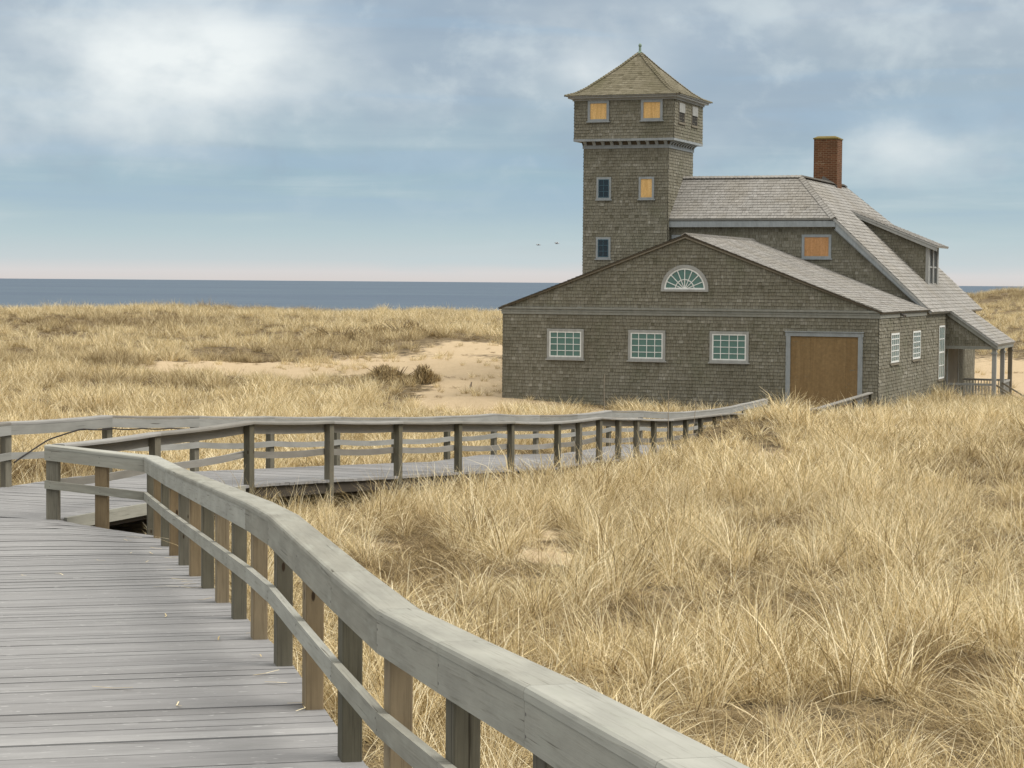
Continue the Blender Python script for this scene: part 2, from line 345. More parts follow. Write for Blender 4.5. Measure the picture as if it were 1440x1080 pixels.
# ------------------------------------------------------------------ boardwalk lines (metres; Y = away from the camera)
NEAR_D = Vector((-0.2245, 0.9745, 0)).normalized(); NEAR_L = Vector((-0.9745, -0.2245, 0)).normalized()
N0 = Vector((-3.996, 23.6, 0)); NSP = 1.2232
def near_edge(n): return N0 - NEAR_D * (NSP * n)
def interp(x, xs, ys): return float(np.interp(x, xs, ys))
NH_N = [0, 3, 6, 9, 10, 11, 12, 13, 14, 15, 16, 17, 19, 21, 30]
NH_Z = [2.79, 2.60, 2.385, 2.17, 2.115, 2.11, 2.10, 2.08, 2.00, 1.915, 1.845, 1.775, 1.63, 1.53, 1.50]
def near_z(P):
    P = Vector((P[0], P[1], 0)); q = P - N0; n = -q.dot(NEAR_D) / NSP; s_ = q.dot(NEAR_L)
    z = interp(n, NH_N, NH_Z)
    k = max(0, min(1, (3.0 - n) / 3.0)); z -= 0.11 * k * max(0, min(1, s_ / 1.05))
    return CAMZ - z
FH_Y = [20, 23.7, 28.07, 30.3, 32.6, 34.9, 37.1, 39.4, 41.7, 43.9, 46.2, 50, 52.4, 54.6, 58, 62, 66, 70]
FH_Z = [2.68, 2.68, 2.685, 2.82, 2.97, 3.11, 3.25, 3.40, 3.45, 3.61, 3.77, 3.84, 4.03, 4.18, 4.28, 4.27, 4.18, 4.15]
FAR_D = Vector((0.8627, 2.265, 0)).normalized(); FAR_R = Vector((FAR_D.y, -FAR_D.x, 0))
def front_edge(n): return Vector((-3.462 + 0.8627 * n, 28.07 + 2.265 * n, 0))
def back_edge(n): return Vector((-6.536 + 0.8818 * n, 27.5 + 2.263 * n, 0))
def far_z(P):
    q = Vector((P[0], P[1], 0)) - front_edge(0); Y = 28.07 + q.dot(FAR_D) * FAR_D.y
    return CAMZ - interp(Y, FH_Y, FH_Z)
A_ = front_edge(-1.913); LC = back_edge(-0.93)

# ------------------------------------------------------------------ terrain
def ctrl(px, Y, depth): return ((px - 720) / FPX * Y, Y, CAMZ - depth)
HX0, HY0, TH = 12.015, 70.0, R(20.7)
CP = []
for px, rows in {
    -500: [(12, 2.3), (20, 2.75), (28, 3.05), (45, 3.6), (64, 3.9), (85, 3.8), (115, 3.2), (150, 2.3), (165, 2.1), (190, 3.4), (215, 6.2), (250, 9.0), (330, 12)],
    0:   [(28, 3.12), (36, 3.4), (45, 3.75), (64, 3.98), (85, 3.82), (115, 3.30), (145, 2.55), (160, 2.45), (185, 3.5), (210, 6.2), (250, 9.0), (330, 12)],
    180: [(45, 3.75), (64, 4.0), (85, 3.80), (115, 3.25), (140, 2.45), (155, 2.15), (180, 3.3), (210, 6.2), (250, 9.0)],
    350: [(38, 3.6), (50, 3.85), (64, 4.02), (85, 3.85), (100, 3.62), (118, 3.20), (150, 2.40), (163, 2.30), (185, 3.4), (210, 6.2), (250, 9.0), (330, 12)],
    560: [(55, 3.95), (66, 4.05), (85, 3.95), (100, 3.55), (112, 3.10), (150, 2.50), (163, 2.42), (185, 3.5), (210, 6.2), (250, 9.0)],
    700: [(60, 4.05), (70, 4.12), (77, 3.98), (90, 3.72), (105, 3.20), (120, 2.95), (155, 2.52), (166, 2.48), (185, 3.5), (210, 6.2), (250, 9.0), (330, 12)],
    850: [(56, 4.25), (63, 4.28), (72, 4.25), (110, 4.1), (150, 3.2), (180, 3.2), (215, 6.2), (255, 9.0)],
    1080: [(73, 4.35), (110, 4.3), (150, 3.6), (190, 3.0), (225, 5.5), (270, 9.0), (330, 12)],
    1250: [(58, 3.70), (64, 3.95), (70, 4.15), (86, 4.4), (115, 4.4), (150, 3.2), (190, 2.2), (225, 3.5), (280, 9.0)],
    1400: [(58, 3.62), (66, 3.95), (74, 4.3), (88, 4.55), (105, 4.78), (130, 3.45), (170, 1.60), (200, 0.62), (220, 0.70), (260, 4.0), (310, 10)],
    1800: [(58, 3.6), (75, 4.2), (105, 4.6), (130, 3.3), (170, 1.4), (200, 0.3), (220, 0.5), (260, 4.0), (310, 10)],
    1440: [(12, 2.80), (16, 2.95), (22, 3.12), (30, 3.26), (40, 3.36), (50, 3.46)],
    1900: [(7, 2.55), (12, 2.75), (20, 3.0), (35, 3.3), (50, 3.45)],
    1150: [(12, 2.80), (18, 3.02), (26, 3.22), (36, 3.38), (46, 3.52), (54, 3.66)],
    850.5: [(13, 2.82), (20, 3.05), (28, 3.25), (36, 3.45), (43, 3.68)],
    600: [(14, 2.80), (20, 3.02), (27, 3.18), (32, 3.30)], 450: [(22, 3.02), (27, 3.14)]}.items():
    for Y, d in rows: CP.append(ctrl(px, Y, d))
for n in range(0, 20, 2): P = near_edge(n) + NEAR_L * 0.2; CP.append((P.x, P.y, near_z(P) - 0.42)); P = near_edge(n) + NEAR_L * 2.8; CP.append((P.x, P.y, near_z(P) - 0.42))
for n in (-1.5, 0, 1, 2, 3, 4): P = front_edge(n) + FAR_R * 0.2; CP.append((P.x, P.y, far_z(P) - (0.45 if n < 3 else 0.34)))
for n, a, b in ((5, -.25, -.15), (6, -.18, -.08), (7, -.06, 0.02), (8, .28, .40), (8.5, .50, .6), (9, .64, .76), (10, .74, .9), (11, .68, .84), (12, .48, .66), (13, .42, .58), (14, .3, .45), (15.5, .15, .2), (17, 0, 0)):
    for o_, q_ in ((.35, a), (1.5, b)): P = front_edge(n) + FAR_R * o_; CP.append((P.x, P.y, far_z(P) + q_))
for n in (0, 2, 4, 6, 8, 10, 12, 15): P = back_edge(n); CP.append((P.x, P.y, far_z(P) - 0.36))
CP += [(3, 2, 5.9), (-3, 2, 5.9), (9, 3, 5.6), (-9, 3, 5.7), (0, 0.5, 6.0)]
CP = np.array(CP)
def tco(X, Y):
    r = np.maximum(np.hypot(X, Y), 3.0); a = np.clip(np.arctan2(X, Y), -0.9, 0.9); return np.stack([a * 3.0, np.log(r)], -1)
cq = tco(CP[:, 0], CP[:, 1])
K = np.linalg.norm(cq[:, None] - cq[None], axis=-1); n_ = len(CP)
Am = np.zeros((n_ + 3, n_ + 3)); Am[:n_, :n_] = -K + np.eye(n_) * 0.02; Am[:n_, n_] = 1; Am[:n_, n_ + 1:] = cq; Am[n_:, :n_] = Am[:n_, n_:].T
wts = np.linalg.solve(Am, np.concatenate([CP[:, 2], np.zeros(3)]))
def vnoise(X, Y, s, seed):
    """smooth value noise"""
    rg = np.random.default_rng(seed); T = rg.random((256, 256)); x = X / s; y = Y / s
    xi = np.floor(x).astype(int); yi = np.floor(y).astype(int); fx = x - xi; fy = y - yi
    fx = fx * fx * (3 - 2 * fx); fy = fy * fy * (3 - 2 * fy)
    q = lambda i, j: T[i % 256, j % 256]
    return (q(xi, yi) * (1 - fx) + q(xi + 1, yi) * fx) * (1 - fy) + (q(xi, yi + 1) * (1 - fx) + q(xi + 1, yi + 1) * fx) * fy
def fbm(X, Y, s, seed, o=3): return sum(vnoise(X, Y, s / 2 ** k, seed + k) * 0.5 ** k for k in range(o)) / sum(0.5 ** k for k in range(o))
def in_house(X, Y, m=0.0):
    dx = X - HX0; dy = Y - HY0; lx = dx * math.cos(TH) - dy * math.sin(TH); ly = dx * math.sin(TH) + dy * math.cos(TH)
    return ((lx > -13.3 - m) & (lx < 0.0 + m) & (ly > 0 - m) & (ly < 21 + m)) | ((lx > -1 - m) & (lx < 2.1 + m) & (ly > 13.2 - m) & (ly < 18.2 + m))
def on_near(X, Y, m=0.0):
    qx = X - N0.x; qy = Y - N0.y; t = qx * NEAR_D.x + qy * NEAR_D.y; s_ = qx * NEAR_L.x + qy * NEAR_L.y
    return (s_ > -0.08 - m) & (s_ < 2.95 + m) & (t < 1.9 + m)
def on_far(X, Y, m=0.0):
    qx = X - (-3.462); qy = Y - 28.07; t = qx * FAR_D.x + qy * FAR_D.y; s_ = -(qx * FAR_R.x + qy * FAR_R.y)
    return (s_ > -0.06 - m) & (s_ < 2.85 + m) & (t > -4.9 - m) & (t < 42 + m)
BARE = [(-4.2, 92, 5.2, 11, -0.15, .86), (-1.0, 84, 3.4, 10, -0.25, .95), (-12.0, 91, 4.2, 6.5, 0.0, 0.9), (-9.0, 88.5, 2.6, 6.0, 0, 0.85), (-1.7, 73.5, 2.1, 9, 0, .95), (-.9, 65, 1.0, 4, 0, .7), (0.6, 76, 1.6, 5, 0, 0.9), (-0.8, 104, 4.5, 7, 0, 0.9),
        (2.6, 70.5, 1.2, 1.6, 0, 0.8), (25.5, 104, 5.5, 18, 0.1, 0.82), (20, 88, 3.0, 8, 0.2, 0.8), (33, 112, 6, 14, 0, 0.75), (2.4, 47.5, 1.3, 4.0, 0.36, 0.8), (3.6, 53, 1.5, 4.0, 0.3, 0.7),
        (6.6, 56, 2.2, 2.6, 0, 0.8), (9.8, 50, 2.6, 2.6, 0, 0.75), (12.2, 57, 2.0, 2.5, 0, .7), (5.0, 43, 1.2, 2.2, 0, .6), (0.25, 27.0, 0.5, 1.2, 0, 0.7), (0.5, 24.6, 0.6, 1.3, 0, 0.7), (2.0, 14.2, 0.75, 0.7, 0, 0.35), (10.5, 60, 2.5, 1.0, 0, 0.4), (-1.6, 25.5, 0.6, 1.1, 0, 0.5)]
def bareness(X, Y):
    b = np.zeros(np.shape(X))
    for x, y, a, c, t, k in BARE:
        dx = X - x; dy = Y - y; ex = (dx * math.cos(t) - dy * math.sin(t)) / a; ey = (dx * math.sin(t) + dy * math.cos(t)) / c
        b = np.maximum(b, k * np.clip(1.6 - 1.25 * np.sqrt(ex * ex + ey * ey), 0, 1))
    return b
def height(X, Y):
    X = np.asarray(X, float); Y = np.asarray(Y, float); c = tco(X, Y); out = np.zeros(X.shape).ravel(); cf = c.reshape(-1, 2)
    for i in range(0, len(cf), 4000):
        d = np.linalg.norm(cf[i:i + 4000, None] - cq[None], axis=-1); out[i:i + 4000] = -d @ wts[:n_] + wts[n_] + cf[i:i + 4000] @ wts[n_ + 1:]
    z = out.reshape(X.shape)
    far = np.clip((Y - 40) / 60, 0, 1); nh = 1 - (in_house(X, Y, 2.0) | on_near(X, Y, 0.6) | on_far(X, Y, 0.6)) * 0.9
    amp = 0.16 + 0.30 * far
    z = z + nh * (amp * (fbm(X, Y, 2.6 + 4 * 1, 5) - 0.5) + 0.10 * (fbm(X, Y, 1.1, 9) - 0.5))
    bb = bareness(X, Y) * np.clip((Y - 62) / 10, 0, 1) * nh
    z = z + bb * (.55 * (fbm(X, Y, 4.2, 15, 3) - .5) + .22 * (fbm(X, Y, 1.3, 19, 2) - .5))
    lim = np.full(X.shape, 1e9)
    a = on_near(X, Y, 0.1); f = on_far(X, Y, 0.1)
    if a.any():
        lim[a] = [near_z((x, y)) - 0.12 for x, y in zip(X[a], Y[a])]
    if f.any():
        lim[f] = np.minimum(lim[f], [far_z((x, y)) - 0.06 for x, y in zip(X[f], Y[f])])
    return np.minimum(z, lim)
def pix(X, Y, Z):
    D = np.stack([X, Y, Z - CAMZ], -1); f_ = np.array(fwd); w = D @ f_; return 720 + FPX * (D @ np.array(rv)) / w, 540 - FPX * (D @ np.array(uv_)) / w
# bare sand: (X, Y, radius across, radius along, turn)
def make_terrain():
    ang = np.concatenate([np.linspace(-math.pi, -0.62, 30, endpoint=False), np.linspace(-0.62, 0.62, 250, endpoint=False), np.linspace(0.62, math.pi, 31)])
    rad = np.concatenate([[0.02], np.exp(np.linspace(math.log(2.2), math.log(420), 250))])
    Am_, Rm = np.meshgrid(ang, rad); X = Rm * np.sin(Am_); Y = Rm * np.cos(Am_)
    Z = height(X, Y); side = np.abs(Am_) > 0.7
    # far off to the sides and behind, the dunes simply roll on
    Z = np.where(side, np.clip(Z, 2.0, 6.5) - 0.0, Z); Z[-1] = np.where(np.abs(ang) < 0.7, Z[-1], -1)
    b = bareness(X, Y)
    v = np.stack([X, Y, Z], -1).reshape(-1, 3); nr, na = X.shape
    i = np.arange(nr - 1)[:, None] * na + np.arange(na - 1)[None]; fc = np.stack([i, i + 1, i + na + 1, i + na], -1).reshape(-1, 4)
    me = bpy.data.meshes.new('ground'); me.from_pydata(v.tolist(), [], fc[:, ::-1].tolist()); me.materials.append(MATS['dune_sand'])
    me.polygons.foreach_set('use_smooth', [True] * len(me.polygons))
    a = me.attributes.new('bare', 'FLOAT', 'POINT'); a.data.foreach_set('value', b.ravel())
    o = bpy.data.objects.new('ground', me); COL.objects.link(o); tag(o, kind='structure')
make_terrain()
mb = MB(); mb.face([(-60000, 120, 0), (60000, 120, 0), (60000, 62000, 0), (-60000, 62000, 0)]); tag(mb.build('sea', 'sea_water'), kind='structure')

# ------------------------------------------------------------------ the station house
BASE = 3.55
house = empty('station_house', (HX0, HY0, BASE), -TH)
tag(house, 'grey wood shingled life saving station with lookout tower and brick chimney', 'house')
OFF = (0, 0, BASE)
def HB(): return MB(OFF)
FRONT = (Vector((1, 0, 0)), Vector((0, 0, 1)), Vector((0, -1, 0)))
RIGHT = (Vector((0, 1, 0)), Vector((0, 0, 1)), Vector((1, 0, 0)))
LEFT = (Vector((0, -1, 0)), Vector((0, 0, 1)), Vector((-1, 0, 0)))
BACK = (Vector((-1, 0, 0)), Vector((0, 0, 1)), Vector((0, 1, 0)))
def shingles(mb, O, fr, poly, expo=0.114, wmin=0.07, wmax=0.17, th=0.021, y0=None, mi=0, mib=1, wavy=0.006):
    """individual shingles in courses over a convex polygon (x, y in the plane's own axes)"""
    ex, ey, n = fr; O = Vector(O); poly = ccw(poly); E = []
    mb.face([O + ex * x + ey * y for x, y in poly], 0.5, mib)
    for i, p in enumerate(poly):
        q = poly[(i + 1) % len(poly)]; dx, dy = q[0] - p[0], q[1] - p[1]; L = math.hypot(dx, dy)
        if L > 1e-6: E.append((-dy / L, dx / L, (-dy * p[0] + dx * p[1]) / L))
    ys = [p[1] for p in poly]; y = min(ys) if y0 is None else y0
    while y < max(ys) - 0.002:
        yt = y + expo; row = [p for p in clip(clip(poly, 0, 1, y), 0, -1, -yt)]
        if len(row) >= 3:
            xa = min(p[0] for p in row); xb = max(p[0] for p in row); x = xa - random.random() * wmax; rs = random.uniform(-0.10, 0.10)
            while x < xb:
                w = random.uniform(wmin, wmax); dy = random.uniform(-wavy, wavy) if expo > 0.05 else 0
                q = [(x, y + dy), (x + w - 0.006, y + dy + random.uniform(-.002, .002)), (x + w - 0.006, yt + 0.004), (x, yt + 0.004)]
                for a, b, c in E: q = clip(q, a, b, c) if q else q
                if len(q) >= 3:
                    tb = th * random.uniform(0.7, 1.35); sh = min(1, max(0, random.gauss(0.5, 0.16) + rs))
                    off = lambda p: O + ex * p[0] + ey * p[1] + n * (0.002 + tb * max(0.1, (yt - p[1]) / expo))
                    mb.face([off(p) for p in q], sh, mi)
                    lo = sorted(q, key=lambda p: p[1])[:2]
                    if abs(lo[0][1] - lo[1][1]) < 0.01:
                        lo.sort(); a, b = lo
                        mb.face([O + ex * a[0] + ey * a[1], O + ex * b[0] + ey * b[1], off(b), off(a)], sh * 0.8, mi)
                x += w
        y = yt
def wall(O, fr, poly, name='wall', **k):
    m_ = HB(); shingles(m_, O, fr, poly, **k); return m_.build(name, ['wall_shingle', 'backing'], house)
def roof_plane(mb, P, expo=0.16, th=0.018, slab=0.10, mi=0, mib=1):
    """P: eave-left, eave-right (as seen looking at the slope), then on round; shingles laid up the slope on a thick slab"""
    P = [Vector(p) for p in P]; ex = (P[1] - P[0]).normalized(); n = ex.cross(P[2] - P[0]).normalized(); ey = n.cross(ex)
    poly = [((p - P[0]).dot(ex), (p - P[0]).dot(ey)) for p in P]
    shingles(mb, P[0], (ex, ey, n), poly, expo, 0.10, 0.24, th, mi=mi, mib=mib, wavy=0.004)
    if slab: mb.prism([p - n * (slab + 0.003) for p in P], n * slab, 0.5, 2)
def ridge_cap(mb, a, b, w=0.14, up=Vector((0, 0, 1)), mi=0, step=0.16):
    """overlapping cap shingles along a ridge or hip"""
    a = Vector(a); b = Vector(b); d = (b - a); L = d.length; d.normalize(); sd = d.cross(up).normalized(); un = sd.cross(d).normalized()
    if un.z < 0: un = -un
    k = 0.0
    while k < L:
        e = min(L, k + step * 1.1); sh = min(1, max(0, random.gauss(.55, .15)))
        for s_ in (-1, 1):
            p0 = a + d * k + un * 0.055; p1 = a + d * e + un * 0.035; q0 = p0 + sd * s_ * w - un * w * .62; q1 = p1 + sd * s_ * w - un * w * .62
            f = [p0, p1, q1, q0] if s_ < 0 else [p0, q0, q1, p1]
            mb.face(f, sh, mi); mb.face([p + un * -0.03 for p in reversed(f)], sh * .6, mi); mb.face([p0, q0, q0 - un * .03, p0 - un * .03], sh * .6, mi)
        k += step
def pt(O, fr, x, y, d): return Vector(O) + fr[0] * x + fr[1] * y + fr[2] * d
def bar(mb, O, fr, x0, x1, y0, y1, d0, d1, sh=0.5, mi=0):
    p = [pt(O, fr, x, y, d) for d in (d1, d0) for x, y in ((x0, y0), (x1, y0), (x1, y1), (x0, y1))]
    for q in ((0, 1, 2, 3), (7, 6, 5, 4), (4, 5, 1, 0), (5, 6, 2, 1), (6, 7, 3, 2), (7, 4, 0, 3)): mb.face([p[k] for k in q], sh, mi)
def casing(O, fr, x0, x1, y0, y1, w, name, mat, proud=0.06, sill=True):
    m_ = HB()
    bar(m_, O, fr, x0, x0 + w, y0, y1, 0, proud); bar(m_, O, fr, x1 - w, x1, y0, y1, 0, proud)
    bar(m_, O, fr, x0 + w, x1 - w, y1 - w, y1, 0, proud - .003); bar(m_, O, fr, x0 + w, x1 - w, y0, y0 + w * .8, 0, proud - .003)
    if sill: bar(m_, O, fr, x0 - .04, x1 + .04, y0 - .045, y0 - .002, 0, proud + .035)
    return m_.build(name, mat, house)
def sash(O, fr, x0, x1, y0, y1, nx, ny, parent, pane='teal_pane', mat='white_paint', fw=0.045, mw=0.022, mid=False):
    m_ = HB(); bar(m_, O, fr, x0, x1, y0, y1, 0.022, 0.030); m_.build('pane', pane, parent)
    m_ = HB(); a, b = 0.031, 0.050
    bar(m_, O, fr, x0, x0 + fw, y0, y1, a, b); bar(m_, O, fr, x1 - fw, x1, y0, y1, a, b)
    bar(m_, O, fr, x0 + fw, x1 - fw, y0, y0 + fw, a, b - .002); bar(m_, O, fr, x0 + fw, x1 - fw, y1 - fw, y1, a, b - .002)
    for i in range(1, nx): x = x0 + (x1 - x0) * i / nx; bar(m_, O, fr, x - mw / 2, x + mw / 2, y0 + fw, y1 - fw, a, b - .004)
    for j in range(1, ny):
        y = y0 + (y1 - y0) * j / ny; q = mw * (2.0 if mid and j == ny // 2 else 1); bar(m_, O, fr, x0 + fw, x1 - fw, y - q / 2, y + q / 2, a, b - .006)
    m_.build('sash', mat, parent)
def boarded(O, fr, x0, x1, y0, y1, w, trim, ply, label=None):
    c = casing(O, fr, x0, x1, y0, y1, w, 'window', trim, sill=True)
    m_ = HB(); bar(m_, O, fr, x0 + w, x1 - w, y0 + w * .8, y1 - w, 0.018, 0.034); m_.build('plywood_board', ply, c)
    if label: c['label'] = label
    return c

# boat room in front
wall((0, 0, 0), FRONT, [(-13.2, 2.9), (0, 2.9), (0, 6.92), (-13.2, 6.92)])
wall((0, 0, 0), FRONT, [(-13.3, 7.16), (0.1, 7.16), (-6.6, 9.60)])
wall((0, 0, 0), RIGHT, [(0, 2.9), (13.35, 2.9), (13.35, 6.90), (0, 6.90)], y0=2.95, wmin=.12, wmax=.30, th=.026)
wall((-13.2, 0, 0), LEFT, [(-9.2, 2.9), (0, 2.9), (0, 7.0), (-9.2, 7.0)])
m_ = HB()                                                     # moulded band under the gable, returning along the eaves
m_.box(-13.24, 0.045, -0.045, 0.0, 6.90, 7.12); m_.box(-13.28, 0.09, -0.085, -0.0, 7.085, 7.155); m_.box(-13.26, 0.065, -0.062, 0, 7.00, 7.03)
m_.box(0.0, 0.05, 0.0, 13.33, 6.90, 7.10); m_.box(0.0, 0.11, 0.0, 13.36, 7.06, 7.135)
m_.build('cornice', 'band_paint', house)
m_ = HB(); roof_plane(m_, [(0.14, -0.10, 7.10), (0.14, 9.3, 7.10), (-6.6, 9.3, 9.66), (-6.6, -0.10, 9.66)], slab=0.045)
m_.build('roof', ['roof_shingle', 'backing', 'roof_edge_bracket_shade'], house)
m_ = HB(); roof_plane(m_, [(-13.34, 9.3, 7.10), (-13.34, -0.10, 7.10), (-6.6, -0.10, 9.66), (-6.6, 9.3, 9.66)], slab=0.045)
ridge_cap(m_, (-6.6, -0.1, 9.67), (-6.6, 9.2, 9.67)); m_.build('roof', ['roof_shingle', 'backing', 'roof_edge_bracket_shade'], house)
for sgn, name in ((1, 'rake_board'), (-1, 'rake_board')):
    m_ = HB(); e = (0.10, 7.055) if sgn > 0 else (-13.30, 7.055)
    m_.prism([(e[0], -0.055, e[1] + .0), (-6.6, -0.055, 9.535), (-6.6, -0.055, 9.59), (e[0], -0.055, e[1] + .045)], (0, -0.03, 0)); m_.build(name, 'porch_wood', house)
for u0_, u1_ in ((11.54, 10.20), (8.59, 7.27), (5.71, 4.36)):
    c = casing((0, 0, 0), FRONT, -u0_, -u1_, 5.36, 6.40, 0.085, 'window', 'trim_paint'); sash((0, 0, 0), FRONT, -u0_ + .085, -u1_ - .085, 5.43, 6.315, 4, 4, c)
for va, vb in ((1.98, 3.55), (6.10, 7.72)):
    c = casing((0, 0, 0), RIGHT, va, vb, 5.33, 6.42, 0.05, 'window', 'wall_trim' if 'wall_trim' in MATS else 'porch_wood', 0.035); sash((0, 0, 0), RIGHT, va + .05, vb - .05, 5.37, 6.37, 4, 5, c, 'pale_pane', fw=.06, mw=.03)
c = casing((0, 0, 0), RIGHT, 11.66, 13.05, 4.40, 6.52, 0.05, 'window', 'porch_wood', 0.035); sash((0, 0, 0), RIGHT, 11.71, 13.0, 4.44, 6.47, 3, 4, c, 'pale_pane', fw=.06, mw=.03, mid=True)
# half-round fanlight
def fanlight(cx, cz, ro, ri):
    O = Vector((cx, 0, cz)); N = 28
    def arc(mb, a, b, d0, d1, t0=0, t1=math.pi):
        for k in range(N):
            p, q = t0 + (t1 - t0) * k / N, t0 + (t1 - t0) * (k + 1) / N
            P = [(a * math.cos(p), a * math.sin(p)), (b * math.cos(p), b * math.sin(p)), (b * math.cos(q), b * math.sin(q)), (a * math.cos(q), a * math.sin(q))]
            F = [pt(O, FRONT, x, y, d1) for x, y in P]; G = [pt(O, FRONT, x, y, d0) for x, y in P]
            mb.face(F); mb.face([G[1], G[2], F[2], F[1]]); mb.face([F[0], F[3], G[3], G[0]])
    m_ = HB(); arc(m_, ri, ro, 0, 0.06); bar(m_, O, FRONT, -ro, ro, -0.075, -0.001, 0, 0.075); c = m_.build('fanlight', 'trim_paint', house)
    m_ = HB(); m_.face([pt(O, FRONT, ri * math.cos(math.pi * k / N), ri * math.sin(math.pi * k / N), 0.028) for k in range(N + 1)]); m_.build('pane', 'teal_pane', c)
    m_ = HB(); arc(m_, ri - .05, ri - .001, 0.02, 0.05); arc(m_, ri * .44, ri * .44 + .03, 0.029, 0.045); arc(m_, 0, .075, 0.029, .052)
    bar(m_, O, FRONT, -ri + .05, ri - .05, 0, 0.055, 0.029, 0.049)
    for k in range(1, 8):
        a = math.pi * k / 8; e = Vector((math.cos(a), math.sin(a))); s_ = Vector((-e.y, e.x)) * 0.013; r1 = ri - .05
        P = [e * .07 - s_, e * r1 - s_, e * r1 + s_, e * .07 + s_]
        m_.prism([pt(O, FRONT, p.x, p.y, 0.029) for p in P], FRONT[2] * 0.018)
    m_.build('sash', 'white_paint', c)
fanlight(-6.61, 7.80, 0.83, 0.72)
# boarded boat room door
m_ = HB(); bar(m_, (0, 0, 0), FRONT, -3.08, -2.93, 2.9, 6.28, 0, .07); bar(m_, (0, 0, 0), FRONT, -0.66, -0.51, 2.9, 6.28, 0, .07); bar(m_, (0, 0, 0), FRONT, -3.10, -0.49, 6.282, 6.42, 0, .072); bar(m_, (0, 0, 0), FRONT, -3.12, -0.47, 6.422, 6.45, 0, .10)
dfr = m_.build('door_frame', 'blue_trim_paint', house)
m_ = HB(); bar(m_, (0, 0, 0), FRONT, -2.928, -2.262, 2.9, 6.278, 0.015, 0.028); bar(m_, (0, 0, 0), FRONT, -2.258, -1.062, 2.9, 6.278, 0.015, 0.031); bar(m_, (0, 0, 0), FRONT, -1.058, -0.662, 2.9, 6.278, 0.015, 0.028)
m_.build('plywood_door', 'door_plywood', dfr)
# eave lamp on the right corner
m_ = HB(); m_.box(0.05, 0.10, 3.55, 3.75, 6.97, 7.03); m_.tube([(0.09, 3.6, 6.99), (0.20, 3.54, 6.95)], [0.03, 0.06], 8); m_.tube([(0.09, 3.7, 6.99), (0.20, 3.78, 6.95)], [0.03, 0.06], 8); m_.build('flood_lamp', 'lamp_metal', house)

# main block behind: z of its right-hand slope as a function of local x
VM = 9.2
def zs(x): return 7.22 + 0.945 * (-x)
wall((0, VM, 0), FRONT, [(-10.0, 6.9), (-0.05, 6.9), (-0.05, 7.22), (-3.35, 10.36), (-10.0, 10.36)])
wall((-13.2, 0, 0), LEFT, [(-20.8, 3.2), (-9.2, 3.2), (-9.2, 10.36), (-11.0, 12.0), (-18.6, 12.0), (-20.8, 10.36)])
wall((0, 21.0, 0), BACK, [(0.05, 3.2), (13.2, 3.2), (13.2, 10.3), (3.3, 10.3), (0.05, 7.2)])
wall((0, 0, 0), RIGHT, [(13.36, 2.9), (21.0, 2.9), (21.0, 7.1), (13.36, 7.1)], y0=2.95)
XR, ZR, ZE = -5.18, 12.13, 10.47; XE = -(ZE - 7.22) / .945
m_ = HB(); roof_plane(m_, [(-13.3, 8.92, ZE), (XE, 8.92, ZE), (XR, 10.9, ZR), (-13.3, 10.9, ZR)], expo=0.165)
ridge_cap(m_, (-9.9, 10.9, ZR + .01), (XR, 10.9, ZR + .01)); ridge_cap(m_, (XE, 8.92, ZE + .015), (XR, 10.9, ZR + .015), 0.15)
m_.build('roof', ['roof_shingle', 'backing', 'trim_paint'], house)
m_ = HB(); roof_plane(m_, [(0.22, 8.92, zs(.22)), (0.22, 21.5, zs(.22)), (XE, 21.2, ZE), (XR, 18.9, ZR), (XR, 10.9, ZR), (XE, 8.92, ZE)], expo=0.19, slab=.09)
ridge_cap(m_, (XR, 10.9, ZR + .01), (XR, 18.9, ZR + .01)); m_.build('roof', ['roof_shingle', 'backing', 'trim_paint'], house)
m_ = HB(); roof_plane(m_, [(XE, 21.2, ZE), (-13.3, 21.2, ZE), (-13.3, 18.9, ZR), (XR, 18.9, ZR)], expo=.3); m_.prism([(-13.3, 10.95, ZR - .12), (XR - .1, 10.95, ZR - .12), (XR - .1, 18.85, ZR - .12), (-13.3, 18.85, ZR - .12)], (0, 0, .08), 0.5, 2)
m_.build('roof', ['roof_shingle', 'backing', 'trim_paint'], house)
m_ = HB(); m_.box(-9.86, XE + .02, 8.945, 8.99, ZE - .32, ZE - .10); m_.box(-9.86, XE - .06, 8.992, VM - .016, ZE - .30, ZE - .26)
m_.build('eave_board', 'blue_trim_paint', house)
m_ = HB(); P0 = Vector((-0.03, 8.95, zs(-.03) - .10)); P1 = Vector((XE + .03, 8.95, zs(XE + .03) - .10)); dn = Vector((0, 0, -.30))
m_.prism([P1, P1 + dn, P0 + dn * .35, P0], (0, .05, 0)); m_.prism([P1 + dn * .9 + Vector((-.05, .052, 0)), P1 + dn + Vector((-.05, .052, 0)), P0 + dn * .45 + Vector((-.02, .052, 0)), P0 + dn * .35 + Vector((-.02, .052, 0))], (0, .18, 0))
m_.build('rake_board', 'blue_trim_paint', house)
boarded((0, VM, 0), FRONT, -4.72, -3.60, 8.98, 9.87, 0.10, 'blue_trim_paint', 'plywood')
c = casing((0, VM, 0), FRONT, -9.80, -8.95, 8.96, 9.86, 0.11, 'window', 'blue_trim_paint'); sash((0, VM, 0), FRONT, -9.69, -9.06, 9.05, 9.75, 2, 2, c, 'dark_pane', 'dark_frame')
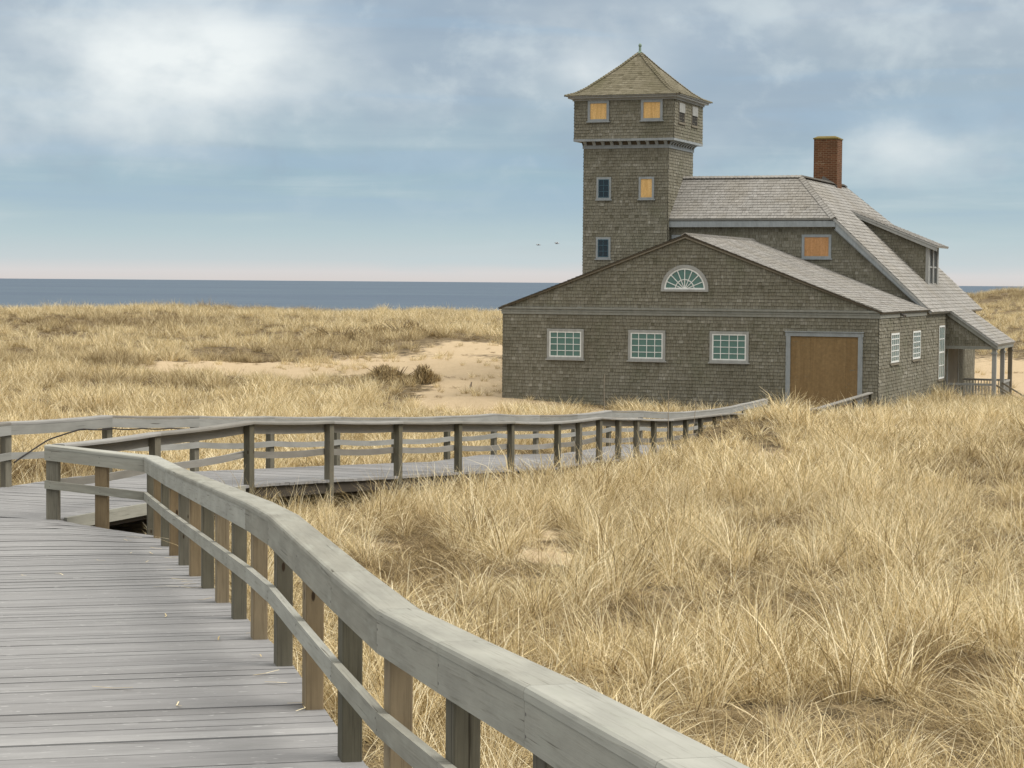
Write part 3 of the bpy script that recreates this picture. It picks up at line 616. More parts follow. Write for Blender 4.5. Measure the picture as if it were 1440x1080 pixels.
# chimney
m_ = HB(); m_.box(-5.95, -4.98, 16.4, 17.35, 10.8, 13.92); ch = m_.build('chimney', 'chimney_brick', house)
m_ = HB(); m_.prism([(-5.98, 16.37, 13.922), (-4.95, 16.37, 13.922), (-4.95, 17.38, 13.922), (-5.98, 17.38, 13.922)], (0, 0, .05)); m_.hexa([(-5.96, 16.39, 13.973), (-4.97, 16.39, 13.973), (-4.97, 17.36, 13.973), (-5.96, 17.36, 13.973), (-5.82, 16.53, 14.05), (-5.11, 16.53, 14.05), (-5.11, 17.2, 14.05), (-5.82, 17.2, 14.05)]); m_.build('chimney_cap', 'chimney_cap', ch)
m_ = HB(); m_.prism([(-5.75, 16.385, 12.0), (-4.95, 16.385, 11.75), (-4.95, 16.385, 12.02), (-5.2, 16.385, 12.2), (-5.55, 16.385, 12.42)], (0, -.012, 0)); m_.build('flashing', 'lamp_metal', ch)
# shed dormer
DV0, DV1, DX, DZB, DZT = 14.3, 16.6, -0.86, 8.03, 9.55
def dz(x): return 9.63 + 0.40 * (-x + DX)
xt = -(9.63 + .40 * DX - 7.22) / (.945 - .40)
m_ = HB(); shingles(m_, (0, DV0, 0), FRONT, [(DX, DZB - .05), (DX, DZT), (xt, dz(xt) - .02), ]); dm = m_.build('dormer', ['wall_shingle', 'backing'], house)
m_ = HB(); shingles(m_, (0, DV1, 0), BACK, [(-DX, DZB - .05), (-DX, DZT), (-xt, dz(xt) - .02)]); m_.build('dormer_wall', ['wall_shingle', 'backing'], dm)
m_ = HB(); roof_plane(m_, [(DX + .38, DV0 - .22, dz(DX + .38) + .06), (DX + .38, DV1 + .22, dz(DX + .38) + .06), (xt - .25, DV1 + .22, dz(xt - .25) + .06), (xt - .25, DV0 - .22, dz(xt - .25) + .06)], expo=.16, slab=.07); m_.build('dormer_roof', ['roof_shingle', 'backing', 'trim_paint'], dm)
m_ = HB(); m_.prism([(DX + .36, DV0 - .20, dz(DX + .36) - .16), (DX + .36, DV0 - .20, dz(DX + .36) - .025), (xt - .1, DV0 - .20, dz(xt - .1) - .025), (xt - .05, DV0 - .20, dz(xt - .1) - .13)], (0, .03, 0)); m_.build('dormer_rake', 'trim_paint', dm)
m_ = HB(); m_.box(DX - .10, DX + .02, DV0 - .03, DV0 + .26, DZB - .05, DZT + .02); m_.box(DX - .10, DX + .02, DV1 - .26, DV1 + .03, DZB - .05, DZT + .02); m_.box(DX - .1, DX + .015, DV0 + .26, DV1 - .26, DZT - .12, DZT + .02); m_.box(DX - .1, DX + .06, DV0 - .02, DV1 + .02, DZB - .12, DZB - .051); m_.box(DX - .1, DX + .012, DV0 + 1.03, DV0 + 1.27, DZB - .05, DZT - .12); m_.build('dormer_casing', 'trim_paint', dm)
for a in (DV0 + .28, DV0 + 1.29):
    m_ = HB(); bar(m_, (DX - .05, 0, 0), RIGHT, a, a + .72, DZB, DZT - .13, 0.0, 0.01); m_.build('dormer_pane', 'dark_pane', dm)
    m_ = HB(); bar(m_, (DX - .05, 0, 0), RIGHT, a, a + .72, DZB + .66, DZB + .72, 0.012, .04); bar(m_, (DX - .05, 0, 0), RIGHT, a + .34, a + .38, DZB, DZT - .13, 0.012, .035); m_.build('dormer_sash', 'trim_paint', dm)

# porch at the right
PV0, PV1, PX = 13.4, 18.1, 1.88
def pz(x): return 7.165 - 0.695 * x
porch = HB(); roof_plane(porch, [(PX + .16, PV0 - .12, pz(PX + .16)), (PX + .16, PV1 + .12, pz(PX + .16)), (0.19, PV1 + .12, pz(.19)), (0.19, PV0 - .12, pz(.19))], expo=0.19, slab=.07); porch = porch.build('porch_roof', ['roof_shingle', 'backing', 'trim_paint'], house)
wall((0, PV0 - .02, 0), FRONT, [(0.02, 5.68), (PX - .02, 5.68), (PX - .02, pz(PX) - .02), (0.02, pz(.1) - .1)], 'porch_gable')
m_ = HB(); m_.prism([(0.06, PV0 - .09, pz(.06) - .26), (PX + .14, PV0 - .09, pz(PX + .14) - .24), (PX + .14, PV0 - .09, pz(PX + .14) - .085), (0.06, PV0 - .09, pz(.06) - .095)], (0, .05, 0)); m_.box(0.02, PX + .08, PV0 - .05, PV0 + .06, 5.56, 5.675); m_.box(PX - .06, PX + .10, PV0 + .062, PV1, 5.56, 5.72); m_.build('porch_beam', 'band_paint', house)
for i, v in enumerate((PV0 + .08, 15.75, PV1 - .1)):
    m_ = HB(); m_.box(PX - .09, PX + .07, v - .08, v + .08, 3.3, 5.558); m_.box(PX - .12, PX + .10, v - .11, v + .11, 5.38, 5.44); m_.build('porch_post', 'trim_paint' if i < 2 else 'porch_wood', house)
m_ = HB(); m_.box(0.02, PX + .12, PV0 - .05, PV1 + .05, 3.3, 3.46); m_.build('porch_floor', 'porch_wood', house)
for (x0, x1, v0, v1) in ((0.04, PX - .1, PV0 + .06, PV0 + .12), (0.04, PX - .1, PV1 - .16, PV1 - .10), (PX - .05, PX + .01, 15.85, PV1 - .2)):
    m_ = HB(); m_.box(x0, x1, v0 - .02, v1 + .02, 4.16, 4.24); m_.box(x0, x1, v0, v1, 3.56, 3.61)
    L = max(x1 - x0, v1 - v0); k = int(L / .115)
    for j in range(1, k):
        t = j / k
        if x1 - x0 > v1 - v0: x = x0 + (x1 - x0) * t; m_.box(x - .016, x + .016, v0 + .012, v1 - .012, 3.612, 4.158)
        else: v = v0 + (v1 - v0) * t; m_.box(x0 + .012, x1 - .012, v - .016, v + .016, 3.612, 4.158)
    m_.build('porch_railing', 'trim_paint', house)
m_ = HB(); bar(m_, (0, 0, 0), RIGHT, 13.75, 13.86, 3.46, 5.9, 0, .05); bar(m_, (0, 0, 0), RIGHT, 16.4, 16.5, 3.46, 5.9, 0, .05); bar(m_, (0, 0, 0), RIGHT, 13.75, 16.5, 5.902, 6.0, 0, .05); pd = m_.build('porch_door_frame', 'trim_paint', house)
m_ = HB(); bar(m_, (0, 0, 0), RIGHT, 13.87, 15.2, 3.46, 5.85, .016, .03, .3); bar(m_, (0, 0, 0), RIGHT, 15.24, 16.38, 3.46, 5.85, .016, .026, .7); m_.build('porch_door', 'porch_wood', pd)
for v in (13.75, 15.6):                                       # sloping handrails of the porch steps
    m_ = HB(); m_.beam((PX, v, 4.20), (PX + 2.0, v, 3.0), (0, 1, 0), .06, .06); m_.beam((PX, v, 3.85), (PX + 2.0, v, 2.65), (0, 1, 0), .04, .05); m_.box(PX + 1.86, PX + 1.96, v - .05, v + .05, 2.2, 3.12); m_.build('step_handrail', 'porch_wood', house)
m_ = HB()
for k in range(5): m_.box(PX + .13 + .30 * k, PX + .13 + .30 * (k + 1) - .003, 13.8, 15.55, 2.4, 3.30 - .2 * k)
m_.build('porch_steps', 'porch_wood', house)

# lookout tower
TX0, TX1, TV0, TV1 = -13.27, -9.87, 8.8, 12.2
tw = dict(expo=0.116)
wall((0, TV0, 0), FRONT, [(TX0, 3.2), (TX1, 3.2), (TX1, 13.22), (TX0, 13.22)], 'tower_wall', **tw)
wall((TX1, 0, 0), RIGHT, [(TV0, 6.9), (TV1, 6.9), (TV1, 13.22), (TV0, 13.22)], 'tower_wall', y0=3.2, **tw)
wall((TX0, 0, 0), LEFT, [(-TV1, 3.2), (-TV0, 3.2), (-TV0, 13.22), (-TV1, 13.22)], 'tower_wall', **tw)
wall((0, TV1, 0), BACK, [(-TX1, 3.2), (-TX0, 3.2), (-TX0, 13.22), (-TX1, 13.22)], 'tower_wall', **tw)
CXT, CVT, HBX = (TX0 + TX1) / 2, (TV0 + TV1) / 2, 2.0
BX0, BX1, BV0, BV1 = CXT - HBX, CXT + HBX, CVT - HBX, CVT + HBX
m_ = HB(); m_.box(TX0 - .04, TX1 + .04, TV0 - .04, TV1 + .04, 13.17, 13.298); m_.box(BX0 - .02, BX1 + .02, BV0 - .02, BV1 + .02, 13.44, 13.53); m_.build('tower_cornice', 'blue_trim_paint', house)
def bracket(p, n, sd):
    p = Vector(p); n = Vector(n); sd = Vector(sd); Z = Vector((0, 0, 1)); m_ = HB(); pr = []
    for k in range(7): t = k / 6 * math.pi / 2; pr.append(p + n * (.05 + .26 * (1 - math.cos(t))) + Z * (13.25 + .188 * math.sin(t)))
    pr.append(p + Z * 13.439); m_.prism([q - sd * .06 for q in pr], sd * .12); return m_.build('bracket', 'blue_trim_paint', house)
m_ = HB(); ring = lambda e, z: [(TX0 - e, TV0 - e, z), (TX1 + e, TV0 - e, z), (TX1 + e, TV1 + e, z), (TX0 - e, TV1 + e, z)]
a, b = ring(.045, 13.30), ring(.075, 13.438)
for k in range(4): m_.face([a[k], a[(k + 1) % 4], b[(k + 1) % 4], b[k]])
m_.build('tower_soffit', 'roof_edge_bracket_shade', house)  # dark colour paints in the shade between the brackets
for k in range(10):
    t = .08 + k * (3.4 - .16) / 9
    bracket((TX0 + t, TV0, 0), (0, -1, 0), (1, 0, 0)); bracket((TX1, TV0 + t, 0), (1, 0, 0), (0, 1, 0))
ZB0, ZB1 = 13.53, 15.03
lw = [(BX0, ZB0), (BX1, ZB0), (BX1, ZB1), (BX0, ZB1)]; lr = [(BV0, ZB0), (BV1, ZB0), (BV1, ZB1), (BV0, ZB1)]
wall((0, BV0, 0), FRONT, lw, 'lookout_wall', **tw); wall((BX1, 0, 0), RIGHT, lr, 'lookout_wall', **tw)
wall((BX0, 0, 0), LEFT, [(-x, z) for x, z in lr], 'lookout_wall', **tw); wall((0, BV1, 0), BACK, [(-x, z) for x, z in lw], 'lookout_wall', **tw)
m_ = HB(); m_.box(BX0 - .06, BX1 + .06, BV0 - .06, BV1 + .06, 14.99, 15.07); m_.box(BX0 - .2, BX1 + .2, BV0 - .2, BV1 + .2, 15.073, 15.145); m_.box(BX0 - .27, BX1 + .27, BV0 - .27, BV1 + .27, 15.147, 15.175); m_.build('lookout_eave', 'trim_paint', house)
# bell-cast pyramid roof laid in courses
prof = [(HBX + .29, 15.178), (HBX - .02, 15.29), (HBX - .34, 15.50), (HBX - .80, 15.90), (HBX - 1.40, 16.44), (0.06, 16.98)]
pts_ = []
for (a, za), (b, zb) in zip(prof, prof[1:]):
    L = math.hypot(a - b, zb - za); k = max(1, round(L / .135))
    for j in range(k): pts_.append((a + (b - a) * j / k, za + (zb - za) * j / k))
pts_.append(prof[-1])
m_ = HB()
for (a, za), (b, zb) in zip(pts_, pts_[1:]):
    for q in range(4):
        ca, sa = [(1, 0), (0, 1), (-1, 0), (0, -1)][q]
        def RP(x, y, z): return (CXT + x * ca - y * sa, CVT + x * sa + y * ca, z)
        x = -a; rs = random.uniform(-.12, .12)
        while x < a - .01:
            w = min(random.uniform(.10, .22), a - x); x1 = x + w; sh = min(1, max(0, random.gauss(.5, .2) + rs)); e = .016 * random.uniform(.7, 1.3)
            k = b / a; t0, t1 = x * k, x1 * k
            m_.face([RP(x, -a, za + e), RP(x1, -a, za + e), RP(t1, -b, zb + .004), RP(t0, -b, zb + .004)], sh, 0)
            m_.face([RP(x, -a, za - .004), RP(x1, -a, za - .004), RP(x1, -a, za + e), RP(x, -a, za + e)], sh * .6, 0); x = x1
for sx_, sy_ in ((1, 1), (1, -1), (-1, 1), (-1, -1)):
    for (a, za), (b, zb) in zip(prof, prof[1:]): ridge_cap(m_, (CXT + sx_ * a, CVT + sy_ * a, za), (CXT + sx_ * b, CVT + sy_ * b, zb), .085, step=.13)
tr = m_.build('tower_roof', ['tower_roof_shingle', 'backing'], house)
m_ = HB(); m_.hexa([(CXT - .17, CVT - .17, 16.86), (CXT + .17, CVT - .17, 16.86), (CXT + .17, CVT + .17, 16.86), (CXT - .17, CVT + .17, 16.86), (CXT - .05, CVT - .05, 17.05), (CXT + .05, CVT - .05, 17.05), (CXT + .05, CVT + .05, 17.05), (CXT - .05, CVT + .05, 17.05)])
m_.tube([(CXT, CVT, 17.04), (CXT, CVT, 17.22), (CXT, CVT, 17.25), (CXT, CVT, 17.31), (CXT, CVT, 17.36)], [.05, .045, .065, .065, .02], 10); m_.build('finial', 'copper', tr)
for x0, x1 in ((-13.01, -12.15), (-10.87, -10.01)): boarded((0, BV0, 0), FRONT, x0, x1, 14.20, 14.985, .10, 'blue_trim_paint', 'fresh_plywood')
boarded((0, TV0, 0), FRONT, -11.02, -10.41, 11.22, 12.07, .08, 'blue_trim_paint', 'fresh_plywood')
for z0, z1 in ((11.22, 12.07), (8.93, 9.76)):
    c = casing((0, TV0, 0), FRONT, -12.73, -12.14, z0, z1, .08, 'window', 'blue_trim_paint', .045); sash((0, TV0, 0), FRONT, -12.65, -12.22, z0 + .065, z1 - .08, 2, 3, c, 'dark_pane', 'dark_frame', .03, .02)
for a in (.55, 2.35):
    c = casing((BX1, 0, 0), RIGHT, BV0 + a, BV0 + a + .86, 14.14, 14.95, .05, 'window', 'porch_wood', .03)
    m_ = HB(); bar(m_, (BX1, 0, 0), RIGHT, BV0 + a + .05, BV0 + a + .81, 14.19, 14.54, .018, .024); m_.build('pane', 'backing', c)
    m_ = HB(); bar(m_, (BX1, 0, 0), RIGHT, BV0 + a + .05, BV0 + a + .81, 14.545, 14.90, .018, .05); m_.build('shutter_board', 'trim_paint', c)

# ------------------------------------------------------------------ boardwalk
def planks(mb, origin, along, across, t0, t1, s0, s1, poly, zf, pitch_=0.146, thick=.038, nsub=6):
    t = t0
    poly = ccw(poly); E = []
    for i, p in enumerate(poly):
        q = poly[(i + 1) % len(poly)]; dx, dy = q[0] - p[0], q[1] - p[1]; L = math.hypot(dx, dy); E.append((-dy / L, dx / L, (-dy * p[0] + dx * p[1]) / L))
    while t < t1:
        w = pitch_ - random.choice([.003, .004, .005, .006, .007, .009, .015]); sh = min(1, max(0, random.gauss(.5, .16))); dzb = random.uniform(-.003, .003)
        ov = random.uniform(-.012, .012)
        q = [(t, s0 + ov), (t + w, s0 + ov), (t + w, s1), (t, s1)]
        for a, b, c in E: q = clip(q, a, b, c) if q else q
        if len(q) >= 3:
            ss = [p[1] for p in q]; lo, hi_ = min(ss), max(ss); cuts = [lo + (hi_ - lo) * k / nsub for k in range(nsub + 1)]
            def W3(p, dz_):
                P = origin + along * p[0] + across * p[1]; return (P.x, P.y, zf(P) + dzb + dz_)
            for a, b in zip(cuts, cuts[1:]):
                c = clip(clip(q, 0, 1, a), 0, -1, -b)
                if len(c) >= 3: c = ccw(c); mb.face([W3(p, 0) for p in c][::1], sh, 0, [(p[1], p[0] - t) for p in c])
            n = len(q); Q = ccw(q)
            for k in range(n):
                a, b = Q[k], Q[(k + 1) % n]; mb.face([W3(a, -thick), W3(b, -thick), W3(b, 0), W3(a, 0)], sh, 0, [(a[1], 0), (b[1], 0), (b[1], .04), (a[1], .04)])
        t += pitch_
def fix_up(mb):
    """deck-top faces must look up"""
    for i, f in enumerate(mb.f):
        P = [Vector(mb.v[k]) for k in f]; n = (P[1] - P[0]).cross(P[2] - P[0])
        if abs(n.z) > .7 * n.length and n.z < 0: mb.f[i] = tuple(reversed(f))
deck = MB()
toN = lambda P: ((P - N0).dot(NEAR_D), (P - N0).dot(NEAR_L))
pN = [toN(near_edge(23) - NEAR_L * .05), toN(near_edge(0) - NEAR_L * .05), toN(A_ - FAR_R * .0), toN(LC), toN(near_edge(23) + NEAR_L * 2.9)]
planks(deck, N0, NEAR_D, NEAR_L, -23 * NSP, 3.5, -.06, 3.6, pN, near_z)
F0 = front_edge(0); toF = lambda P: ((P - F0).dot(FAR_D), (P - F0).dot(-FAR_R))
pF = [toF(A_ + FAR_R * .04 - FAR_D * .02 - FAR_R * .3), toF(A_ + FAR_R * .04 - FAR_D * .02), toF(front_edge(16.6) + FAR_R * .04), toF(back_edge(16.6)), toF(LC - FAR_D * .6)]
planks(deck, F0, FAR_D, -FAR_R, -7.5, 41, -.06, 3.2, pF, lambda P: far_z(P) - .010)
fix_up(deck)
bw = tag(deck.build('boardwalk', 'deck_wood'), kind='structure')
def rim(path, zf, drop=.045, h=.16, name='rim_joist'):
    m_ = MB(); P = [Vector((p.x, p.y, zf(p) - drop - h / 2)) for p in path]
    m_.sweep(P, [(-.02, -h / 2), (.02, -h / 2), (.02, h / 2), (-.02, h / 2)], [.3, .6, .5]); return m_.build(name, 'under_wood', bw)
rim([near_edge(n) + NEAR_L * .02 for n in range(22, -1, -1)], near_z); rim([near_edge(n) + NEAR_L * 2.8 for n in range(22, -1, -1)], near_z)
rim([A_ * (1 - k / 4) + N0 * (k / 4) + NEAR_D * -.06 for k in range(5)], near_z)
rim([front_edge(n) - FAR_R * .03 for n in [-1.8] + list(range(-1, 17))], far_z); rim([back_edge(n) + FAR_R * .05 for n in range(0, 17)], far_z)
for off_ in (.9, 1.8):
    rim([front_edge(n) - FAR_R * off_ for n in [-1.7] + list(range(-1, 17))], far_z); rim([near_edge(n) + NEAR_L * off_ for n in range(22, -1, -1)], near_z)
# pale edge board on the inner corner of the turn
m_ = MB(); P = [front_edge(n) + FAR_R * .06 for n in (-1.85, -1.0, -.1)]
m_.sweep([Vector((p.x, p.y, far_z(p) - .07)) for p in P], [(-.02, -.07), (.02, -.07), (.02, .07), (-.02, .07)], [.5, .8]); m_.build('edge_board', 'rail_wood', bw)

# ------------------------------------------------------------------ railings
RH = 0.83
CAP = [(-.088, 0), (.088, 0), (.088, .022), (.083, .033), (.072, .038), (-.072, .038), (-.083, .033), (-.088, .022)]
def railing(label, posts, path, capmat, postmat, inner, zf, mid=True, mid_z=.39, fascia=True, topmat=None, sag=0.0, nails=False):
    """posts: (point, direction, material, shade); path: rail polyline; inner: +1/-1 side of the posts the boards are nailed to"""
    base_ = posts[0][0]; root = empty('railing', (base_.x, base_.y, zf(base_))); tag(root, label, 'railing', 'boardwalk railings'); O = Vector(root.location)
    for P, d, mt, sh in posts:
        d = Vector(d).normalized(); sd = Vector((d.y, -d.x, 0)); m_ = MB(O); a = d * .07; b = sd * .045
        zg = float(height(np.array([P.x]), np.array([P.y]))[0]) - .25; zt = zf(P) + RH - .040; zg = min(zg, zf(P) - .3)
        q = [Vector((P.x, P.y, 0)) + v for v in (-a - b, a - b, a + b, -a + b)]
        m_.hexa([(v.x, v.y, zg) for v in q] + [(v.x, v.y, zt) for v in q], sh); m_.build('post', mt, root, bevel=.006)
    Z = lambda p, h: Vector((p.x, p.y, zf(p) + h)); shs = [random.random() for _ in range(9)]
    gp, pb = (0.0, 4) if sag else (.003, 1)
    def sagged(pp, k):
        out = [pp[0]]
        for a, b in zip(pp, pp[1:]):
            if sag and (b - a).length < 3.5: out += [a.lerp(b, .25) - Vector((0, 0, sag * k * .75)), a.lerp(b, .5) - Vector((0, 0, sag * k)), a.lerp(b, .75) - Vector((0, 0, sag * k * .75))]
            out.append(b)
        return out
    m_ = MB(O); m_.sweep(sagged([Z(p, RH - .038) for p in path], .5), CAP, shs, gap=gp, per_board=pb); m_.build('top_rail', topmat or capmat, root)
    if fascia:
        f0, f1 = (.047, .085) if inner > 0 else (-.085, -.047)
        m_ = MB(O); m_.sweep(sagged([Z(p, RH - .168) for p in path], .55), [(f0, 0), (f1, 0), (f1, .128), (f0, .128)], shs[1:], gap=gp, per_board=pb); m_.build('fascia_board', capmat, root)
    if nails:
        m_ = MB(O); e = .085 * inner
        for P, d, mt, sh in posts:
            d = Vector(d).normalized(); sd = Vector((d.y, -d.x, 0)) * e
            for h in (RH - .075, RH - .135, mid_z + .018, mid_z - .022):
                q = Z(P, h) + sd + d * random.uniform(-.02, .02); m_.tube([q - sd * .02, q + sd.normalized() * .0012], .0048, 7)
        m_.build('nail_heads', 'lamp_metal', root)
    if mid:
        f0, f1 = (.047, .085) if inner > 0 else (-.085, -.047)
        m_ = MB(O); m_.sweep(sagged([Z(p, mid_z - .045) for p in path], random.uniform(.9, 1.3)), [(f0, 0), (f1, 0), (f1, .09), (f0, .09)], shs[2:], gap=gp, per_board=pb); m_.build('middle_rail', capmat, root)
    return root
TONE = {14: ('gray_post_wood', .45), 13: ('tan_post_wood', .75), 12: ('gray_post_wood', .3), 11: ('tan_post_wood', .55), 10: ('gray_post_wood', .55), 9: ('tan_post_wood', .85), 8: ('gray_post_wood', .6), 7: ('tan_post_wood', .9), 6: ('gray_post_wood', .5), 5: ('tan_post_wood', .5), 4: ('gray_post_wood', .8), 3: ('tan_post_wood', .2), 2: ('gray_post_wood', .5), 1: ('tan_post_wood', .3), 0: ('gray_post_wood', .6), 15: ('gray_post_wood', .8), 16: ('tan_post_wood', .5)}
posts = [(near_edge(n), NEAR_D, *TONE[n if n < 17 else n - 5]) for n in range(20, -1, -1)]
dA = (A_ - N0).normalized()
posts += [(N0 + (A_ - N0) * .50, dA, 'tan_post_wood', .25), (A_ + dA * .0, dA, 'gray_post_wood', .9)]
def zn(P): return near_z(P)
railing('pale weathered railing running close beside the near boardwalk ramp', posts, [near_edge(n) for n in (20, 18, 17, 16, 15, 14, 13, 12, 10, 9, 6, 3, 0)] + [A_ + dA * .075], 'rail_wood', None, -1, zn, nails=True)
fp = [-1, 0, 1, 2, 3, 4, 5, 5.5, 6, 6.5, 7, 7.5, 8] + [8.5 + .5 * k for k in range(3)] + list(range(11, 18))
posts = [(front_edge(n), FAR_D, 'gray_post_wood', random.uniform(.15, .8)) for n in fp]
railing('darker railing along the grass side of the far boardwalk, starting at the sharp corner', posts, [A_ + FAR_D * .10] + [front_edge(n) for n in (-1, 0, 1, 2, 3, 4, 5, 6, 7, 8, 10, 12, 14, 17)], 'old_rail_wood', None, -1, far_z, sag=.024)
posts = [(back_edge(n), FAR_D, 'gray_post_wood', random.uniform(.25, .9)) for n in [-.93] + list(range(0, 17))]
# left-hand rail of the near ramp, mostly outside the picture, meets it at the outer corner
railing('grey railing along the back of the far boardwalk, a cable under its top rail', posts, [LC] + [back_edge(n) for n in range(0, 17)], 'gray_rail_wood', None, 1, far_z, topmat='old_rail_wood', sag=.024)
# cable hanging under that top rail
cb = []
for k in range(61):
    n = 0.02 + 3.1 * k / 60; P = back_edge(n) + FAR_R * .10; z = far_z(P) + RH - .185 - .015 * abs(math.sin(k * .5))
    if n < .75: z -= .36 * ((.75 - n) / .75) ** 2.2
    cb.append((P.x, P.y, z))
tag(MB().build('x', 'cable_rubber') if False else (lambda m: (m.tube(cb, .010, 6), m.build('cable', 'cable_rubber'))[1])(MB()), 'thin black cable strung below the top rail at the left', 'cable')

# ------------------------------------------------------------------ thin stakes in the grass
def stake(px, py0, py1, Y, label, lean=0.0, r=.014):
    b = at(px, py1, Y); t = at(px + lean, py0, Y); zg = float(height(np.array([b.x]), np.array([b.y]))[0]) - .1
    m_ = MB((b.x, b.y, zg)); n = 6
    m_.tube([Vector((b.x, b.y, zg)) * (1 - k / n) + Vector((t.x, t.y, t.z)) * (k / n) + Vector((random.uniform(-.008, .008), 0, 0)) for k in range(n + 1)], [r * (1 - .5 * k / n) for k in range(n + 1)], 6)
    o = m_.build('stake', 'stalk'); o.location = (b.x, b.y, zg); tag(o, label, 'stake', 'thin stakes standing in the dune grass')
stake(850, 526, 590, 53.5, 'thin upright stake against the shingled wall below the middle small-paned window')
stake(940, 549, 612, 44.8, 'thin upright stake beside the bend of the far railing', 0, .012)
stake(972, 561, 612, 44.5, 'short leaning stake right of the far railing bend', 7, .010)
stake(661, 537, 551, 79.0, 'short dark stub standing in the bare sand left of the house', 2, .06)

# ------------------------------------------------------------------ low scrub in the blowout
def scrub(px, py, Y, ra, rb, h, n, label, seed):
    rg = random.Random(seed); c = at(px, py, Y); zg = float(height(np.array([c.x]), np.array([c.y]))[0]); m_ = MB()
    for _ in range(n):
        a = rg.uniform(0, 6.283); r = math.sqrt(rg.random()); x, y = ra * r * math.cos(a), rb * r * math.sin(a)
        top = h * math.sqrt(max(.05, 1 - r * r)) * rg.uniform(.35, 1.1) * (.75 + .35 * math.sin(3 * x + seed)); L = rg.uniform(.12, .38); t = rg.uniform(.1, 1.1); f = rg.uniform(0, 6.283)
        z0 = max(-.1, top - L * math.cos(t)); g_ = float(height(np.array([c.x + x]), np.array([c.y + y]))[0]) - zg if _ % 40 == 0 else 0
        d = Vector((math.sin(t) * math.cos(f), math.sin(t) * math.sin(f), math.cos(t))) * L; p = Vector((x, y, z0)); sd = Vector((math.cos(f + 1.3), math.sin(f + 1.3), rg.uniform(-.4, .4))) * rg.uniform(.008, .02)
        m_.face([p - sd, p + sd, p + d + sd * .3, p + d - sd * .3], rg.random())
    for k in range(14):
        a = rg.uniform(0, 6.283); r = rg.uniform(.1, .8); m_.tube([(0.2 * r * math.cos(a), .2 * r * math.sin(a), -.1), (ra * r * .6 * math.cos(a), rb * r * .6 * math.sin(a), h * .5), (ra * r * math.cos(a), rb * r * math.sin(a), h * .95)], [.02, .014, .006], 5, .1)
    o = m_.build('shrub', 'scrub'); o.location = (c.x, c.y, zg); tag(o, label, 'shrub', 'dark scrub on the left dunes')
scrub(556, 529, 82.5, 1.75, 1.1, .60, 5000, 'widest brown scrub mound at the edge of the bare sand', 3)
scrub(596, 527, 81.5, .5, .5, .72, 900, 'small dark scrub clump at the right end of the wide mound', 8)
scrub(478, 478, 112, 2.2, 1.0, .75, 2400, 'dark scrub bank behind the sand, farther left', 5)
scrub(565, 470, 115, 2.0, 1.0, .70, 2200, 'dark scrub bank above the bare sand slope', 6)

# ------------------------------------------------------------------ two gulls far out
def gull(px, py, Y, ph, label):
    c = at(px, py, Y); m_ = MB()
    m_.tube([(0, -.34, 0), (0, -.2, .01), (0, 0, .02), (0, .18, .0), (0, .33, .01), (0, .42, 0)], [.02, .07, .095, .06, .055, .012], 8)
    for s_ in (-1, 1):
        W_ = [(.05, .05, .03), (.35, .10, .16 + ph), (.66, -.04, .10 + ph * .5), (.70, -.12, .09 + ph * .5), (.36, -.10, .15 + ph), (.05, -.12, .03)]
        m_.prism([(x * s_, y, z) for x, y, z in (W_ if s_ > 0 else W_[::-1])], (0, 0, .018))
    o = m_.build('gull', 'gull_feather'); o.location = c; o.rotation_euler = (0, 0, R(-70)); tag(o, label, 'bird', 'gulls over the sea')
gull(757, 344.5, 330, -.03, 'tiny gull flying low over the sea, the lower left of two')
gull(783, 342.5, 320, .05, 'tiny gull flying over the sea, the upper right of two near the tower')

# ------------------------------------------------------------------ dry grass
def tuft(name, n, h0, h1, lean0, lean1, droop, rad, w, seg=4, shade=(.1, 1), wind=.12):
    V, F, SH = [], [], []
    for _ in range(n):
        a = random.uniform(0, 2 * math.pi); r = rad * math.sqrt(random.random()); p = Vector((r * math.cos(a), r * math.sin(a), -.02))
        az_ = a + random.gauss(0, 1.2); L = random.uniform(h0, h1); th = random.uniform(lean0, lean1); dr = droop * random.uniform(.3, 1.5)
        if random.random() < .12: th *= 1.8
        tw_ = random.uniform(0, math.pi); ww = w * random.uniform(.6, 1.25); sh = random.uniform(*shade); sh = sh * .45 if random.random() < .22 else min(1, sh * 1.15)
        crv = random.gauss(0, .55); i0 = len(V); q = p.copy()
        for k in range(seg + 1):
            t = k / seg; ang = min(2.1, th + dr * t * t * 1.6); d = Vector((math.sin(ang) * math.cos(az_ + crv * t) + wind * t, math.sin(ang) * math.sin(az_ + crv * t), math.cos(ang)))
            if k: q = q + d.normalized() * (L / seg)
            if q.z < .01 and k: q.z = .01 + .01 * random.random()
            sd = Vector((math.cos(tw_ + .5 * t), math.sin(tw_ + .5 * t), 0)) * (ww * .5 * (1 - .85 * t ** 1.5))
            V += [tuple(q - sd), tuple(q + sd)]
            if k: F.append((i0 + 2 * k - 2, i0 + 2 * k - 1, i0 + 2 * k + 1, i0 + 2 * k)); SH.append(sh)
    me = bpy.data.meshes.new(name); me.from_pydata(V, [], F); me.materials.append(MATS['dry_grass'])
    at_ = me.attributes.new('shade', 'FLOAT', 'FACE'); at_.data.foreach_set('value', SH)
    me.polygons.foreach_set('use_smooth', [True] * len(me.polygons))
    return bpy.data.objects.new(name, me)
TUFTS = []
for k in range(4): TUFTS.append(tuft('grass_tuft', 54, .42, 1.0, .04, .60, .55, .13, .0098, 4, (.1, 1)))        # 0-3 upright
for k in range(4): TUFTS.append(tuft('grass_tuft', 48, .45, 1.0, .35, 1.20, .80, .16, .0092, 5, (.1, 1)))         # 4-7 arching
for k in range(3): TUFTS.append(tuft('grass_tuft', 64, .30, .80, .95, 1.55, .25, .27, .0095, 3, (0, .75)))        # 8-10 matted
